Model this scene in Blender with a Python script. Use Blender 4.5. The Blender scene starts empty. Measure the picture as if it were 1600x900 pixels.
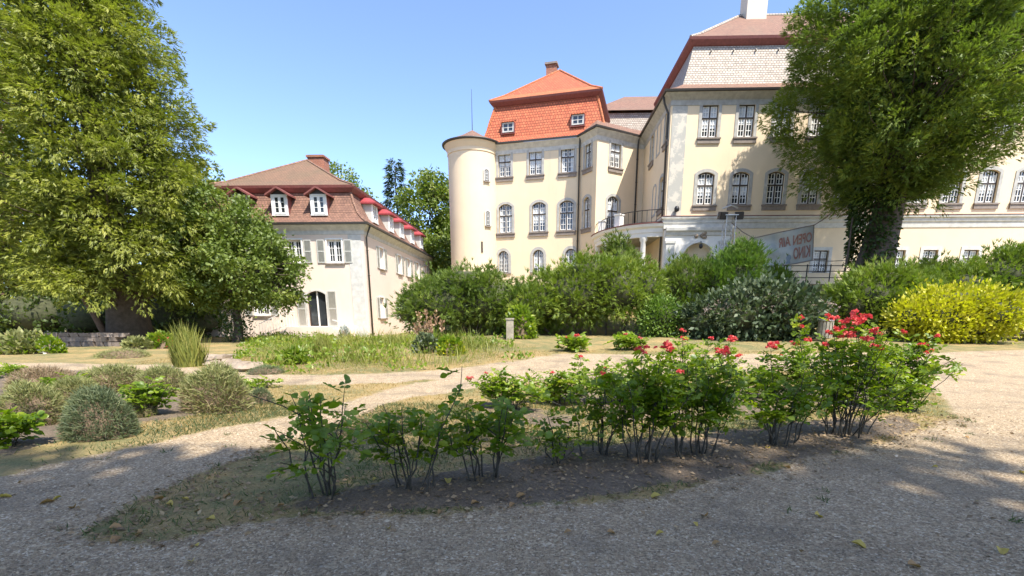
import bpy, math, random
import numpy as np
from mathutils import Vector, Matrix
from mathutils.geometry import tessellate_polygon

# ------------------------------------------------------------------ camera, sky, sun, exposure
S = bpy.context.scene
COL = S.collection
FPX, PCX, PCY = 760.0, 820.0, 663.0            # focal length and principal point, in photo pixels (1600 wide)
PITCH, YAW = math.radians(12.8), math.radians(1.84)
CAM = np.array([0.0, 0.0, 1.6])
SUN_AZ, SUN_EL = math.radians(38), math.radians(58)    # sun to the right of straight behind the viewer
cd = bpy.data.cameras.new('camera'); cam = bpy.data.objects.new('camera', cd); COL.objects.link(cam)
cd.sensor_width = 36; cd.lens = 36 * FPX / 1600
cd.shift_x = -(PCX - 800) / 1600; cd.shift_y = (PCY - 450) / 1600
cd.clip_start = 0.1; cd.clip_end = 3000
cam.location = CAM; cam.rotation_euler = (math.pi / 2 - PITCH, 0, YAW)
S.camera = cam
w = bpy.data.worlds.new('World'); S.world = w; w.use_nodes = True
nt = w.node_tree; bg = nt.nodes['Background']
sky = nt.nodes.new('ShaderNodeTexSky'); sky.sky_type = 'NISHITA'; sky.sun_disc = False
sky.sun_elevation = SUN_EL; sky.sun_rotation = math.pi - SUN_AZ
sky.altitude = 500; sky.air_density = 0.6; sky.dust_density = 1.0; sky.ozone_density = 2.0
nt.links.new(sky.outputs[0], bg.inputs[0]); bg.inputs[1].default_value = 0.128
sl = bpy.data.lights.new('sun', 'SUN'); so = bpy.data.objects.new('sun', sl); COL.objects.link(so)
sl.energy = 2.4; sl.angle = math.radians(0.55); sl.color = (1.0, 0.94, 0.84)
SUN = Vector((math.sin(SUN_AZ) * math.cos(SUN_EL), -math.cos(SUN_AZ) * math.cos(SUN_EL), math.sin(SUN_EL)))
so.rotation_euler = SUN.to_track_quat('Z', 'Y').to_euler(); so.location = (20, -20, 40)
S.view_settings.view_transform = 'Standard'; S.view_settings.look = 'None'
S.view_settings.gamma = 1; S.view_settings.use_curve_mapping = False
S.view_settings.exposure = 1.88
S.render.engine = 'CYCLES'
S.cycles.max_bounces = 7; S.cycles.diffuse_bounces = 4; S.cycles.transmission_bounces = 4
S.cycles.transparent_max_bounces = 6; S.cycles.glossy_bounces = 2
S.cycles.sample_clamp_indirect = 4.0
S.cycles.use_denoising = True
try:
    S.cycles.denoiser = 'OPENIMAGEDENOISE'; S.cycles.denoising_prefilter = 'ACCURATE'; S.cycles.denoising_input_passes = 'RGB_ALBEDO_NORMAL'
except Exception: pass

RNG = np.random.default_rng(7); random.seed(7)

# ------------------------------------------------------------------ pixel -> place helpers
def ray(px, py):
    u = (px - PCX) / FPX; v = (PCY - py) / FPX
    d = np.array([u, math.cos(PITCH) + v * math.sin(PITCH), -math.sin(PITCH) + v * math.cos(PITCH)])
    c, s = math.cos(YAW), math.sin(YAW)
    return np.array([c * d[0] - s * d[1], s * d[0] + c * d[1], d[2]])
def at(px, py, Y):
    d = ray(px, py); return CAM + d * (Y / d[1])
def sst(a, b, x):
    t = np.clip((np.asarray(x, float) - a) / (b - a), 0, 1); return t * t * (3 - 2 * t)
def hgt(x, y):
    """height of the ground"""
    x = np.asarray(x, float); y = np.asarray(y, float)
    rise = 0.5 * sst(10, 26, y) * sst(-13, -2, x)
    terr = 3.05 * sst(26.5, 34, y) * sst(-9, -2.5, x)
    return rise + terr + 0.03 * np.sin(x * .7 + 1) * np.sin(y * .5) * sst(4, 12, y)
def gnd(px, py):
    d = ray(px, py); y = 1.0
    while y < 60:
        p = CAM + d * (y / d[1])
        if p[2] <= float(hgt(p[0], p[1])): break
        y += 0.02
    return np.array([p[0], p[1], float(hgt(p[0], p[1]))])

# ------------------------------------------------------------------ mesh helpers
def link(name, mesh, parent=None):
    o = bpy.data.objects.new(name, mesh); COL.objects.link(o)
    if parent is not None: o.parent = parent
    return o
def tag(o, label=None, cat=None, group=None, kind=None):
    if label: o['label'] = label
    if cat: o['category'] = cat
    if group: o['group'] = group
    if kind: o['kind'] = kind
    return o
def thing(name, label, cat, loc=(0, 0, 0), rz=0.0, group=None):
    o = bpy.data.objects.new(name, None); COL.objects.link(o)
    o.location = loc; o.rotation_euler = (0, 0, rz); o.empty_display_size = .2
    return tag(o, label, cat, group)
def empty(name, parent, loc=(0, 0, 0), rz=0.0):
    o = bpy.data.objects.new(name, None); COL.objects.link(o); o.parent = parent
    o.location = loc; o.rotation_euler = (0, 0, rz); o.empty_display_size = .2
    return o
def uvmap(me):
    """u along the horizontal, v up the face, in metres"""
    nv = len(me.vertices); co = np.empty(nv * 3, np.float32); me.vertices.foreach_get('co', co); co = co.reshape(-1, 3)
    uv = me.uv_layers.new(name='UVMap'); out = np.zeros((len(me.loops), 2), np.float32)
    for p in me.polygons:
        n = p.normal; h = math.hypot(n.x, n.y)
        u = np.array([-n.y / h, n.x / h, 0]) if h > .05 else np.array([1., 0, 0])
        nn = np.array(n); v = np.cross(nn, u)
        for li in p.loop_indices:
            c = co[me.loops[li].vertex_index]; out[li] = (c @ u, c @ v)
    uv.data.foreach_set('uv', out.ravel())
class MB:
    def __init__(s): s.v = []; s.f = []
    def add(s, vs, fs):
        b = len(s.v); s.v += [tuple(map(float, p)) for p in vs]; s.f += [tuple(b + i for i in f) for f in fs]; return s
    def box(s, x0, x1, y0, y1, z0, z1):
        return s.add([(x0, y0, z0), (x1, y0, z0), (x1, y1, z0), (x0, y1, z0), (x0, y0, z1), (x1, y0, z1), (x1, y1, z1), (x0, y1, z1)],
                     [(0, 3, 2, 1), (4, 5, 6, 7), (0, 1, 5, 4), (1, 2, 6, 5), (2, 3, 7, 6), (3, 0, 4, 7)])
    def obox(s, c, sx, sy, sz, rz=0.0, rx=0.0):
        M = Matrix.Translation(c) @ Matrix.Rotation(rz, 4, 'Z') @ Matrix.Rotation(rx, 4, 'X')
        vs = [M @ Vector((a * sx / 2, b * sy / 2, d * sz / 2)) for d in (-1, 1) for a, b in ((-1, -1), (1, -1), (1, 1), (-1, 1))]
        return s.add(vs, [(0, 3, 2, 1), (4, 5, 6, 7), (0, 1, 5, 4), (1, 2, 6, 5), (2, 3, 7, 6), (3, 0, 4, 7)])
    def tube(s, pts, rad, n=6, cap=True):
        pts = [np.array(p, float) for p in pts]
        if np.isscalar(rad): rad = [rad] * len(pts)
        rings = []; ref = np.array([0.31, 0.17, 0.93])
        for i, p in enumerate(pts):
            t = pts[min(i + 1, len(pts) - 1)] - pts[max(i - 1, 0)]; t = t / (np.linalg.norm(t) + 1e-9)
            a = np.cross(t, ref)
            if np.linalg.norm(a) < .1: a = np.cross(t, (1, 0, 0))
            a /= np.linalg.norm(a); b = np.cross(t, a)
            rings.append([p + rad[i] * (math.cos(2 * math.pi * k / n) * a + math.sin(2 * math.pi * k / n) * b) for k in range(n)])
        vs = [q for r in rings for q in r]; fs = []
        for i in range(len(pts) - 1):
            for k in range(n):
                k2 = (k + 1) % n; fs.append((i * n + k, i * n + k2, (i + 1) * n + k2, (i + 1) * n + k))
        if cap: fs += [tuple(range(n))[::-1], tuple((len(pts) - 1) * n + k for k in range(n))]
        return s.add(vs, fs)
    def lathe(s, prof, c=(0, 0), n=32, a0=0, a1=2 * math.pi):
        full = abs(a1 - a0 - 2 * math.pi) < 1e-6; m = n if full else n + 1; vs = []; fs = []
        for r, z in prof:
            for k in range(m):
                a = a0 + (a1 - a0) * k / n; vs.append((c[0] + r * math.cos(a), c[1] + r * math.sin(a), z))
        for i in range(len(prof) - 1):
            for k in range(n):
                k2 = (k + 1) % m; fs.append((i * m + k, i * m + k2, (i + 1) * m + k2, (i + 1) * m + k))
        return s.add(vs, fs)
    def sweep(s, prof, path, closed=False):
        """prof: (outward, z) pairs; path: plan points, outside on the right-hand side of travel"""
        P = [np.array(p, float) for p in path]; n = len(P); offs = []
        for i in range(n):
            a = P[i] - P[i - 1] if (i > 0 or closed) else P[1] - P[0]
            b = P[(i + 1) % n] - P[i] if (i < n - 1 or closed) else a
            na = np.array([a[1], -a[0]]) / np.linalg.norm(a); nb = np.array([b[1], -b[0]]) / np.linalg.norm(b)
            m = na + nb; m = m / (m @ na + 1e-9) if np.linalg.norm(m) > .2 else na; offs.append(m)
        k = len(prof); vs = []
        for i in range(n):
            for o, z in prof: vs.append((P[i][0] + offs[i][0] * o, P[i][1] + offs[i][1] * o, z))
        fs = []
        for i in range(n if closed else n - 1):
            j = (i + 1) % n
            for q in range(k - 1): fs.append((i * k + q, j * k + q, j * k + q + 1, i * k + q + 1))
        if not closed: fs += [tuple(range(k))[::-1], tuple((n - 1) * k + q for q in range(k))]
        return s.add(vs, fs)
    def mesh(s, name, mat, smooth=False, uv=False):
        me = bpy.data.meshes.new(name); me.from_pydata(s.v, [], s.f); me.materials.append(mat); me.update()
        if smooth: me.polygons.foreach_set('use_smooth', np.ones(len(me.polygons), bool))
        if uv: uvmap(me)
        return me
    def build(s, name, mat, parent=None, smooth=False, uv=False):
        return link(name, s.mesh(name, mat, smooth, uv), parent)

def bigmesh(name, V, Fc, mat, rnd=None, smooth=False):
    """V (n,3); Fc (m,k) all polygons with k corners; rnd (n,) per-vertex random value"""
    me = bpy.data.meshes.new(name); V = np.asarray(V, np.float32); Fc = np.asarray(Fc, np.int32); m, k = Fc.shape
    me.vertices.add(len(V)); me.vertices.foreach_set('co', V.ravel())
    me.loops.add(m * k); me.loops.foreach_set('vertex_index', Fc.ravel())
    me.polygons.add(m); me.polygons.foreach_set('loop_start', np.arange(0, m * k, k, dtype=np.int32))
    try: me.polygons.foreach_set('loop_total', np.full(m, k, np.int32))
    except Exception: pass
    if smooth: me.polygons.foreach_set('use_smooth', np.ones(m, bool))
    me.materials.append(mat); me.update(calc_edges=True)
    if rnd is not None:
        a = me.attributes.new('rnd', 'FLOAT', 'POINT'); a.data.foreach_set('value', np.asarray(rnd, np.float32))
    return me
def nrm(a): return a / (np.linalg.norm(a, axis=-1, keepdims=True) + 1e-9)
def frames(axis, roll=None, up=None):
    """(N,3,3) matrices with columns side, axis, face-normal"""
    axis = nrm(axis); n = len(axis)
    ref = np.tile([0, 0, 1.], (n, 1)) if up is None else up
    side = np.cross(axis, ref); bad = np.linalg.norm(side, axis=1) < .05
    side[bad] = np.cross(axis[bad], [1., 0, 0]); side = nrm(side); nn = np.cross(side, axis)
    if roll is not None:
        c, s_ = np.cos(roll)[:, None], np.sin(roll)[:, None]; side, nn = c * side + s_ * nn, c * nn - s_ * side
    return np.stack([side, axis, nn], 2)
def scatter(tpl, pos, M, size, rnd):
    """copies of one small triangle template, merged"""
    tv, tf = tpl; n = len(pos)
    size = np.asarray(size, float); size = size[:, None, None] if size.ndim == 1 else (size[:, None, :] if size.ndim == 2 else size)
    V = np.einsum('nij,nkj->nki', M, tv[None] * size) + pos[:, None, :]
    Fc = tf[None] + (np.arange(n) * len(tv))[:, None, None]
    return V.reshape(-1, 3), Fc.reshape(-1, tf.shape[1]), np.repeat(rnd, len(tv))
def merge(parts):
    V = []; F = []; R = []; b = 0
    for v, f, r in parts: V.append(v); F.append(f + b); R.append(r); b += len(v)
    return np.concatenate(V), np.concatenate(F), np.concatenate(R)
def vnoise(p, seed=0):
    """cheap smooth noise, about -1..1"""
    p = np.asarray(p, float); r = np.random.default_rng(seed); out = np.zeros(len(p))
    for k in range(6):
        d = r.normal(size=p.shape[1]); d *= (0.7 + .35 * k) / np.linalg.norm(d); out += np.sin(p @ d + r.uniform(0, 6.28)) / (1 + .25 * k)
    return out / 2.6

# ------------------------------------------------------------------ materials
def newmat(name):
    m = bpy.data.materials.new(name); m.use_nodes = True; t = m.node_tree; b = t.nodes['Principled BSDF']; return m, t, b
def N(t, typ, **kw):
    n = t.nodes.new(typ)
    for k, v in kw.items(): setattr(n, k, v)
    return n
def ramp(t, src, stops):
    r = N(t, 'ShaderNodeValToRGB'); e = r.color_ramp.elements
    while len(e) < len(stops): e.new(.5)
    for q, (p, c) in zip(e, stops): q.position = p; q.color = (*c, 1) if len(c) == 3 else c
    t.links.new(src, r.inputs[0]); return r.outputs[0]
def noise(t, scale, detail=4, rough=.6, vec=None, dist=0):
    n = N(t, 'ShaderNodeTexNoise'); n.inputs['Scale'].default_value = scale; n.inputs['Detail'].default_value = detail
    n.inputs['Roughness'].default_value = rough; n.inputs['Distortion'].default_value = dist
    if vec is None: vec = pos(t)
    t.links.new(vec, n.inputs['Vector']); return n.outputs['Fac']
def pos(t):
    for n in t.nodes:
        if n.bl_idname == 'ShaderNodeNewGeometry': return n.outputs['Position']
    return N(t, 'ShaderNodeNewGeometry').outputs['Position']
def mixc(t, fac, a, b, mode='MIX'):
    n = N(t, 'ShaderNodeMix', data_type='RGBA', blend_type=mode)
    for v, s_ in ((fac, 0), (a, 6), (b, 7)):
        if hasattr(v, 'bl_idname') or hasattr(v, 'is_linked'): t.links.new(v, n.inputs[s_])
        elif s_ == 0: n.inputs[0].default_value = v
        else: n.inputs[s_].default_value = (*v, 1)
    return n.outputs[2]
def mth(t, op, a, b=0.0, clamp=False):
    n = N(t, 'ShaderNodeMath', operation=op); n.use_clamp = clamp
    for i, v in enumerate((a, b)):
        if hasattr(v, 'is_linked'): t.links.new(v, n.inputs[i])
        else: n.inputs[i].default_value = v
    return n.outputs[0]
def bump(t, b, h, strength=.4, dist=.02):
    n = N(t, 'ShaderNodeBump'); n.inputs['Strength'].default_value = strength; n.inputs['Distance'].default_value = dist
    t.links.new(h, n.inputs['Height']); t.links.new(n.outputs[0], b.inputs['Normal'])
def plain(name, c, rough=.6, metal=0, var=.12, scale=6.0, bumpy=0.0):
    m, t, b = newmat(name); b.inputs['Roughness'].default_value = rough; b.inputs['Metallic'].default_value = metal
    f = noise(t, scale); lo = tuple(x * (1 - var) for x in c); hi = tuple(min(1, x * (1 + var)) for x in c)
    t.links.new(ramp(t, f, [(.3, lo), (.7, hi)]), b.inputs['Base Color'])
    if bumpy: bump(t, b, noise(t, scale * 8), bumpy)
    return m
def plaster(name, c, dirt=(.48, .41, .33), streak=.3):
    m, t, b = newmat(name); b.inputs['Roughness'].default_value = .9
    big = noise(t, .35, 6, .65); fine = noise(t, 9, 5, .7)
    mp = N(t, 'ShaderNodeMapping'); mp.inputs['Scale'].default_value = (2.2, 2.2, .12); t.links.new(pos(t), mp.inputs[0])
    st = noise(t, 1.0, 5, .7, mp.outputs[0])
    c1 = mixc(t, ramp(t, big, [(.35, (0, 0, 0)), (.7, (1, 1, 1))]), tuple(x * .94 for x in c), tuple(min(.9, x * 1.05) for x in c))
    c2 = mixc(t, mth(t, 'MULTIPLY', ramp(t, st, [(.55, (0, 0, 0)), (.8, (1, 1, 1))]), streak), c1, dirt)
    c3 = mixc(t, mth(t, 'MULTIPLY', ramp(t, fine, [(.4, (0, 0, 0)), (.75, (1, 1, 1))]), .10), c2, dirt)
    t.links.new(c3, b.inputs['Base Color']); bump(t, b, noise(t, 30, 4, .7), .25, .01); return m
def tiles(name, c1, c2, mortar, bw=.2, bh=.16, stain=(.12, .08, .06), st=.35, msize=.012):
    m, t, b = newmat(name); b.inputs['Roughness'].default_value = .8
    uv = N(t, 'ShaderNodeUVMap'); uv.uv_map = 'UVMap'
    br = N(t, 'ShaderNodeTexBrick'); br.offset = .5
    for k, v in (('Color1', c1), ('Color2', c2), ('Mortar', mortar)): br.inputs[k].default_value = (*v, 1)
    br.inputs['Scale'].default_value = 1; br.inputs['Mortar Size'].default_value = msize; br.inputs['Mortar Smooth'].default_value = .3
    br.inputs['Bias'].default_value = 0; br.inputs['Brick Width'].default_value = bw; br.inputs['Row Height'].default_value = bh
    dn = N(t, 'ShaderNodeTexNoise'); dn.inputs['Scale'].default_value = 1.2; t.links.new(uv.outputs[0], dn.inputs['Vector'])
    vm = N(t, 'ShaderNodeVectorMath', operation='MULTIPLY_ADD'); t.links.new(dn.outputs['Color'], vm.inputs[0]); vm.inputs[1].default_value = (.05, .05, 0)
    t.links.new(uv.outputs[0], vm.inputs[2]); t.links.new(vm.outputs[0], br.inputs['Vector'])
    big = noise(t, .6, 6, .7); col = mixc(t, mth(t, 'MULTIPLY', ramp(t, big, [(.45, (0, 0, 0)), (.75, (1, 1, 1))]), st), br.outputs['Color'], stain)
    f2 = noise(t, 14, 3, .7); col = mixc(t, .35, col, ramp(t, f2, [(.3, (.2, .2, .2)), (.7, (.85, .85, .85))]), 'OVERLAY')
    t.links.new(col, b.inputs['Base Color'])
    # every tile rises towards its lower edge
    sep = N(t, 'ShaderNodeSeparateXYZ'); t.links.new(vm.outputs[0], sep.inputs[0])
    fr = mth(t, 'FRACT', mth(t, 'DIVIDE', sep.outputs[1], bh)); h = mth(t, 'SUBTRACT', mth(t, 'SUBTRACT', 1.0, fr), mth(t, 'MULTIPLY', br.outputs['Fac'], .5))
    bump(t, b, h, .9, .035); return m
def leafmat(name, c1, c2, c3=None, trans=.35, rough=.55, nscale=.5, tint=(.9, 1.1, .5)):
    """leaf colour varies from leaf to leaf (rnd) and from limb to limb"""
    m = bpy.data.materials.new(name); m.use_nodes = True; t = m.node_tree; t.nodes.clear()
    out = N(t, 'ShaderNodeOutputMaterial'); at_ = N(t, 'ShaderNodeAttribute'); at_.attribute_name = 'rnd'
    stops = [(0, c1), (.7, c2)] + ([(1, c3)] if c3 else [])
    f = mth(t, 'ADD', mth(t, 'MULTIPLY', at_.outputs['Fac'], .75), mth(t, 'MULTIPLY', mth(t, 'SUBTRACT', noise(t, nscale, 3), .35), .8), True)
    col = ramp(t, f, stops)
    d = N(t, 'ShaderNodeBsdfDiffuse'); tr = N(t, 'ShaderNodeBsdfTranslucent'); gl = N(t, 'ShaderNodeBsdfGlossy')
    gl.inputs['Roughness'].default_value = rough; gl.inputs['Color'].default_value = (.8, .85, .8, 1)
    t.links.new(col, d.inputs['Color']); t.links.new(mixc(t, 1.0, col, tint, 'MULTIPLY'), tr.inputs['Color'])
    m1 = N(t, 'ShaderNodeMixShader'); m1.inputs[0].default_value = trans; t.links.new(d.outputs[0], m1.inputs[1]); t.links.new(tr.outputs[0], m1.inputs[2])
    m2 = N(t, 'ShaderNodeMixShader'); m2.inputs[0].default_value = .04; t.links.new(m1.outputs[0], m2.inputs[1]); t.links.new(gl.outputs[0], m2.inputs[2])
    t.links.new(m2.outputs[0], out.inputs[0]); return m
def glassmat(name, c=(.03, .035, .04)):
    m, t, b = newmat(name); b.inputs['Base Color'].default_value = (*c, 1); b.inputs['Roughness'].default_value = .06
    b.inputs['Specular IOR Level'].default_value = .8
    bump(t, b, noise(t, 1.3, 2), .25, .03); return m

M = {}
M['cream'] = plaster('cream_plaster', (.78, .63, .43))
M['pinkish'] = plaster('pale_pink_plaster', (.75, .62, .52), streak=.15)
M['white'] = plaster('white_plaster', (.76, .74, .69), streak=.2)
M['grey'] = plain('grey_trim', (.40, .39, .36), .85, var=.18, scale=3, bumpy=.15)
M['lightgrey'] = plain('light_grey_trim', (.55, .54, .50), .85, var=.15, scale=3, bumpy=.15)
M['peel'] = None
M['sill'] = plain('brown_grey_stone', (.24, .20, .17), .8, var=.2, bumpy=.2)
M['oxide'] = plain('oxide_red_paint', (.20, .065, .055), .7, var=.2)
M['redmetal'] = plain('red_sheet_metal', (.32, .045, .05), .65, var=.2)
M['darkwood'] = plain('dark_brown_wood', (.045, .032, .025), .55)
M['whitewood'] = plain('white_painted_wood', (.80, .80, .77), .5, var=.05)
M['shutter'] = plain('grey_painted_wood', (.50, .50, .46), .6, var=.08)
M['glass'] = glassmat('window_glass')
M['curtain'] = plain('white_curtain', (.55, .58, .6), .8, var=.25, scale=9)
M['pipe'] = plain('dark_zinc', (.07, .065, .06), .5, .4)
M['metal'] = plain('galvanised_metal', (.42, .43, .44), .4, .6)
M['black'] = plain('black_metal', (.02, .02, .022), .5)
M['brick'] = tiles('chimney_brick', (.36, .12, .06), (.26, .09, .05), (.30, .24, .2), .24, .08)
M['orange'] = tiles('orange_clay_tiles', (.56, .155, .065), (.42, .098, .042), (.20, .05, .025), .24, .24, (.28, .10, .05), .45, .03)
M['orangeold'] = tiles('mossy_orange_tiles', (.52, .16, .06), (.42, .12, .045), (.25, .08, .03), .2, .2, (.24, .14, .06), .6)
M['browntile'] = tiles('red_brown_tiles', (.26, .135, .09), (.165, .085, .06), (.08, .05, .038), .2, .17, (.16, .09, .06), .4)
M['darktile'] = tiles('weathered_brown_tiles', (.25, .145, .085), (.19, .115, .07), (.10, .06, .04), .2, .15, (.13, .11, .06), .6)
M['paletile'] = tiles('pale_pink_shingles', (.47, .42, .345), (.35, .30, .245), (.17, .14, .115), .22, .17, (.40, .30, .24), .3, .02)
M['skirttile'] = tiles('rust_tiles', (.29, .16, .105), (.21, .115, .078), (.12, .065, .05), .2, .15, (.2, .15, .1), .5)
M['bark'] = plain('bark', (.085, .065, .05), .9, var=.35, scale=5, bumpy=.8)
M['palebark'] = plain('pale_grey_bark', (.30, .27, .21), .9, var=.3, scale=6, bumpy=.6)
M['cane'] = plain('rose_cane', (.035, .030, .020), .7, var=.4, scale=20)
M['greencore'] = plain('core_shade', (.055, .060, .025), .9, var=.4, scale=6)  # dark colour standing in for the shade inside the shrubs
M['brownbark'] = plain('red_brown_bark', (.16, .10, .065), .9, var=.3, scale=6, bumpy=.6)
M['twig'] = plain('dry_twig', (.16, .105, .065), .8, var=.35, scale=20)
M['chimney'] = plaster('chimney_render', (.60, .53, .43)); M['stone'] = plain('field_stone', (.31, .245, .18), .9, var=.3, scale=4, bumpy=.6)
M['wallstone'] = plain('garden_wall_stone', (.20, .16, .13), .9, var=.35, scale=3, bumpy=.7)
def peeling():
    m, t, b = newmat('peeling_grey_plaster'); b.inputs['Roughness'].default_value = .9
    f = ramp(t, noise(t, 1.6, 6, .75), [(.50, (0, 0, 0)), (.56, (1, 1, 1))])
    t.links.new(mixc(t, f, (.42, .41, .37), (.58, .54, .46)), b.inputs['Base Color']); bump(t, b, f, .3, .01); return m
M['peel'] = peeling()
# leaves (most reflectances raised to brighten the foliage)
M['thuja'] = leafmat('thuja_spray', (.125, .165, .03), (.32, .335, .05), (.46, .44, .08), .42)
M['thujab'] = leafmat('thuja_spray_dark', (.065, .12, .026), (.22, .28, .042), (.44, .45, .065), .40)
M['round'] = leafmat('small_leaf_green', (.075, .125, .016), (.16, .21, .028), (.26, .28, .045), .36)
M['yew'] = leafmat('yew_needles', (.075, .13, .018), (.17, .23, .032), (.29, .31, .055), .38)
M['yewlight'] = leafmat('light_yew_needles', (.10, .16, .018), (.22, .285, .032), (.35, .37, .05), .38)
M['box'] = leafmat('box_leaves', (.065, .13, .016), (.15, .24, .03), (.25, .32, .045), .36)
M['rhodo'] = leafmat('rhododendron_leaves', (.034, .058, .024), (.07, .10, .042), (.13, .15, .07), .22, .55)
M['gold'] = leafmat('golden_privet_leaves', (.27, .28, .014), (.56, .51, .018), (.68, .60, .035), .42)
M['decid'] = leafmat('broadleaf_green', (.07, .12, .016), (.18, .23, .028), (.32, .33, .05), .42)
M['spruce'] = leafmat('spruce_needles', (.028, .055, .024), (.06, .095, .038), (.11, .13, .05), .2)
M['dark'] = leafmat('shade_tree_leaves', (.04, .07, .012), (.09, .13, .02), (.15, .18, .03), .35)
M['lime'] = leafmat('lime_leaves', (.09, .14, .02), (.18, .24, .035), (.28, .32, .05), .52)
M['copper'] = leafmat('copper_beech_leaves', (.07, .032, .022), (.14, .065, .045), (.20, .11, .075), .3)
M['ivy'] = leafmat('ivy_leaves', (.028, .055, .014), (.06, .10, .022), (.12, .16, .03), .25, .5)
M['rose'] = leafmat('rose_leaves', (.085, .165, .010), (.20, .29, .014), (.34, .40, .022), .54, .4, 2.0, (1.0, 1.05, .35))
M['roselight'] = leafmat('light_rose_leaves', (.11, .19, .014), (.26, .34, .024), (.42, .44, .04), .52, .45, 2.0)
M['lav'] = leafmat('lavender_grey_green', (.15, .17, .06), (.29, .29, .10), (.45, .39, .17), .2, .6, 3.0)
M['lavdry'] = leafmat('faded_lavender_stems', (.22, .15, .09), (.34, .24, .15), (.44, .34, .20), .2, .6, 3.0)
M['santo'] = leafmat('grey_green_santolina', (.07, .10, .05), (.14, .17, .075), (.24, .25, .11), .2, .6, 3.0)
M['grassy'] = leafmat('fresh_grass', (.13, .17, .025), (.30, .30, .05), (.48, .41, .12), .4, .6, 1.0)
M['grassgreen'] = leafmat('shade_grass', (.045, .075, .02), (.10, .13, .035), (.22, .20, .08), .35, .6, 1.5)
M['grassdry'] = leafmat('dry_grass', (.22, .15, .05), (.42, .29, .10), (.52, .40, .18), .3, .6, 1.5)
M['plume'] = leafmat('dried_plumes', (.30, .17, .10), (.42, .26, .16), (.50, .34, .22), .3)
M['red'] = leafmat('red_petals', (.70, .06, .075), (.82, .14, .13), (.88, .30, .25), .3, .5, 3.0, (1, .6, .6))
M['pink'] = leafmat('pink_petals', (.70, .16, .15), (.75, .25, .2), (.8, .4, .33), .3, .5, 3.0, (1, .7, .7))
M['whiteflower'] = leafmat('white_petals', (.6, .6, .52), (.7, .7, .62), None, .3, .5, 3.0, (1, 1, 1))
M['deadflower'] = leafmat('faded_flower_heads', (.28, .20, .17), (.42, .33, .29), (.5, .42, .38), .2)
M['litter'] = leafmat('leaf_litter', (.15, .095, .055), (.32, .215, .12), (.50, .37, .22), .15, .7, 4.0)
M['yellowleaf'] = leafmat('fallen_yellow_leaf', (.42, .27, .04), (.55, .42, .10), None, .2, .5, 4.0)
M['brownleaf'] = leafmat('fallen_brown_leaf', (.24, .11, .04), (.40, .24, .10), None, .2, .5, 4.0)
M['poststone'] = plain('old_post_stone', (.33, .29, .22), .9, var=.3, bumpy=.5)
M['pebble'] = leafmat('gravel_stones', (.20, .15, .095), (.42, .32, .20), (.66, .55, .40), 0.0, .6, 2.0)

# ------------------------------------------------------------------ ground: one sheet, split into lawn, gravel and beds
def gp(*pts): return [tuple(gnd(*p)[:2]) for p in pts]
ISLAND = gp((118, 838), (250, 772), (420, 702), (530, 656), (640, 622), (800, 600), (1000, 588), (1200, 578), (1420, 585), (1470, 620), (1500, 652), (1440, 676), (1330, 704), (1150, 748), (1000, 774), (800, 794), (620, 803), (450, 812), (250, 856))
BED = gp((440, 806), (470, 782), (640, 752), (850, 712), (1050, 686), (1250, 662), (1400, 650), (1440, 668), (1330, 702), (1150, 746), (1000, 772), (800, 792), (620, 801))
BED2 = gp((740, 650), (760, 630), (900, 615), (1100, 610), (1400, 600), (1430, 640), (1250, 645), (1050, 655), (850, 668))
LBED = gp((-160, 720), (0, 712), (200, 668), (370, 640), (400, 610), (380, 590), (200, 578), (0, 578), (-160, 585))
gl_ = gp((0, 748), (190, 702), (420, 657), (560, 622), (640, 602), (720, 586), (840, 562), (870, 553), (1000, 554), (1300, 552), (1440, 552), (1600, 547))
GRAVEL = [(-45, -12), (-45, gl_[0][1] - 1.0), (-12, gl_[0][1] - .6)] + gl_ + [(45, gl_[-1][1] + 2), (45, -12)]
PATH = gp((-200, 567), (0, 567), (250, 570), (400, 585), (560, 586), (700, 577), (860, 556), (880, 566), (720, 592), (560, 601), (400, 601), (250, 579), (0, 576), (-200, 576))
MEADOW = gp((362, 582), (480, 586), (640, 581), (760, 572), (836, 560), (836, 542), (760, 534), (640, 530), (500, 527), (372, 530))
def sdist(P, poly):
    """signed distance to a polygon, positive inside"""
    P = np.asarray(P, float); q = np.array(poly, float); n = len(q); ins = np.zeros(len(P), bool); dm = np.full(len(P), 1e9)
    for i in range(n):
        a, b = q[i], q[(i + 1) % n]; e = b - a; wv = P - a
        t_ = np.clip((wv @ e) / (e @ e + 1e-12), 0, 1); dm = np.minimum(dm, np.hypot(*(wv - t_[:, None] * e).T))
        c = (a[1] > P[:, 1]) != (b[1] > P[:, 1]); xx = (b[0] - a[0]) * (P[:, 1] - a[1]) / (b[1] - a[1] + 1e-12) + a[0]
        ins ^= c & (P[:, 0] < xx)
    return np.where(ins, dm, -dm)
def zones(P):
    """gravel and soil amounts, 0..1, with a ragged soft border"""
    P = np.asarray(P, float); nz = .10 * vnoise(P * 3.1, 3) + .06 * vnoise(P * 8.0, 4)
    g = np.minimum(sdist(P, GRAVEL), -sdist(P, ISLAND)); g = np.maximum(g, sdist(P, PATH) * .8)
    s_ = np.maximum.reduce([sdist(P, BED), np.minimum(sdist(P, BED2), .08) - .05 + .12 * vnoise(P * 2.1, 21) , sdist(P, LBED) * .7])
    soft = .10 + .02 * np.clip(P[:, 1], 0, 20)
    return np.clip(.5 + (g + nz) / (2 * soft), 0, 1), np.clip(.5 + (s_ + nz) / (2 * soft), 0, 1)
xs = np.unique(np.round(np.concatenate([np.linspace(-400, -60, 12), np.linspace(-60, -16, 60), np.arange(-16, 16, .125), np.linspace(16, 60, 90), np.linspace(60, 400, 12)]), 3))
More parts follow.
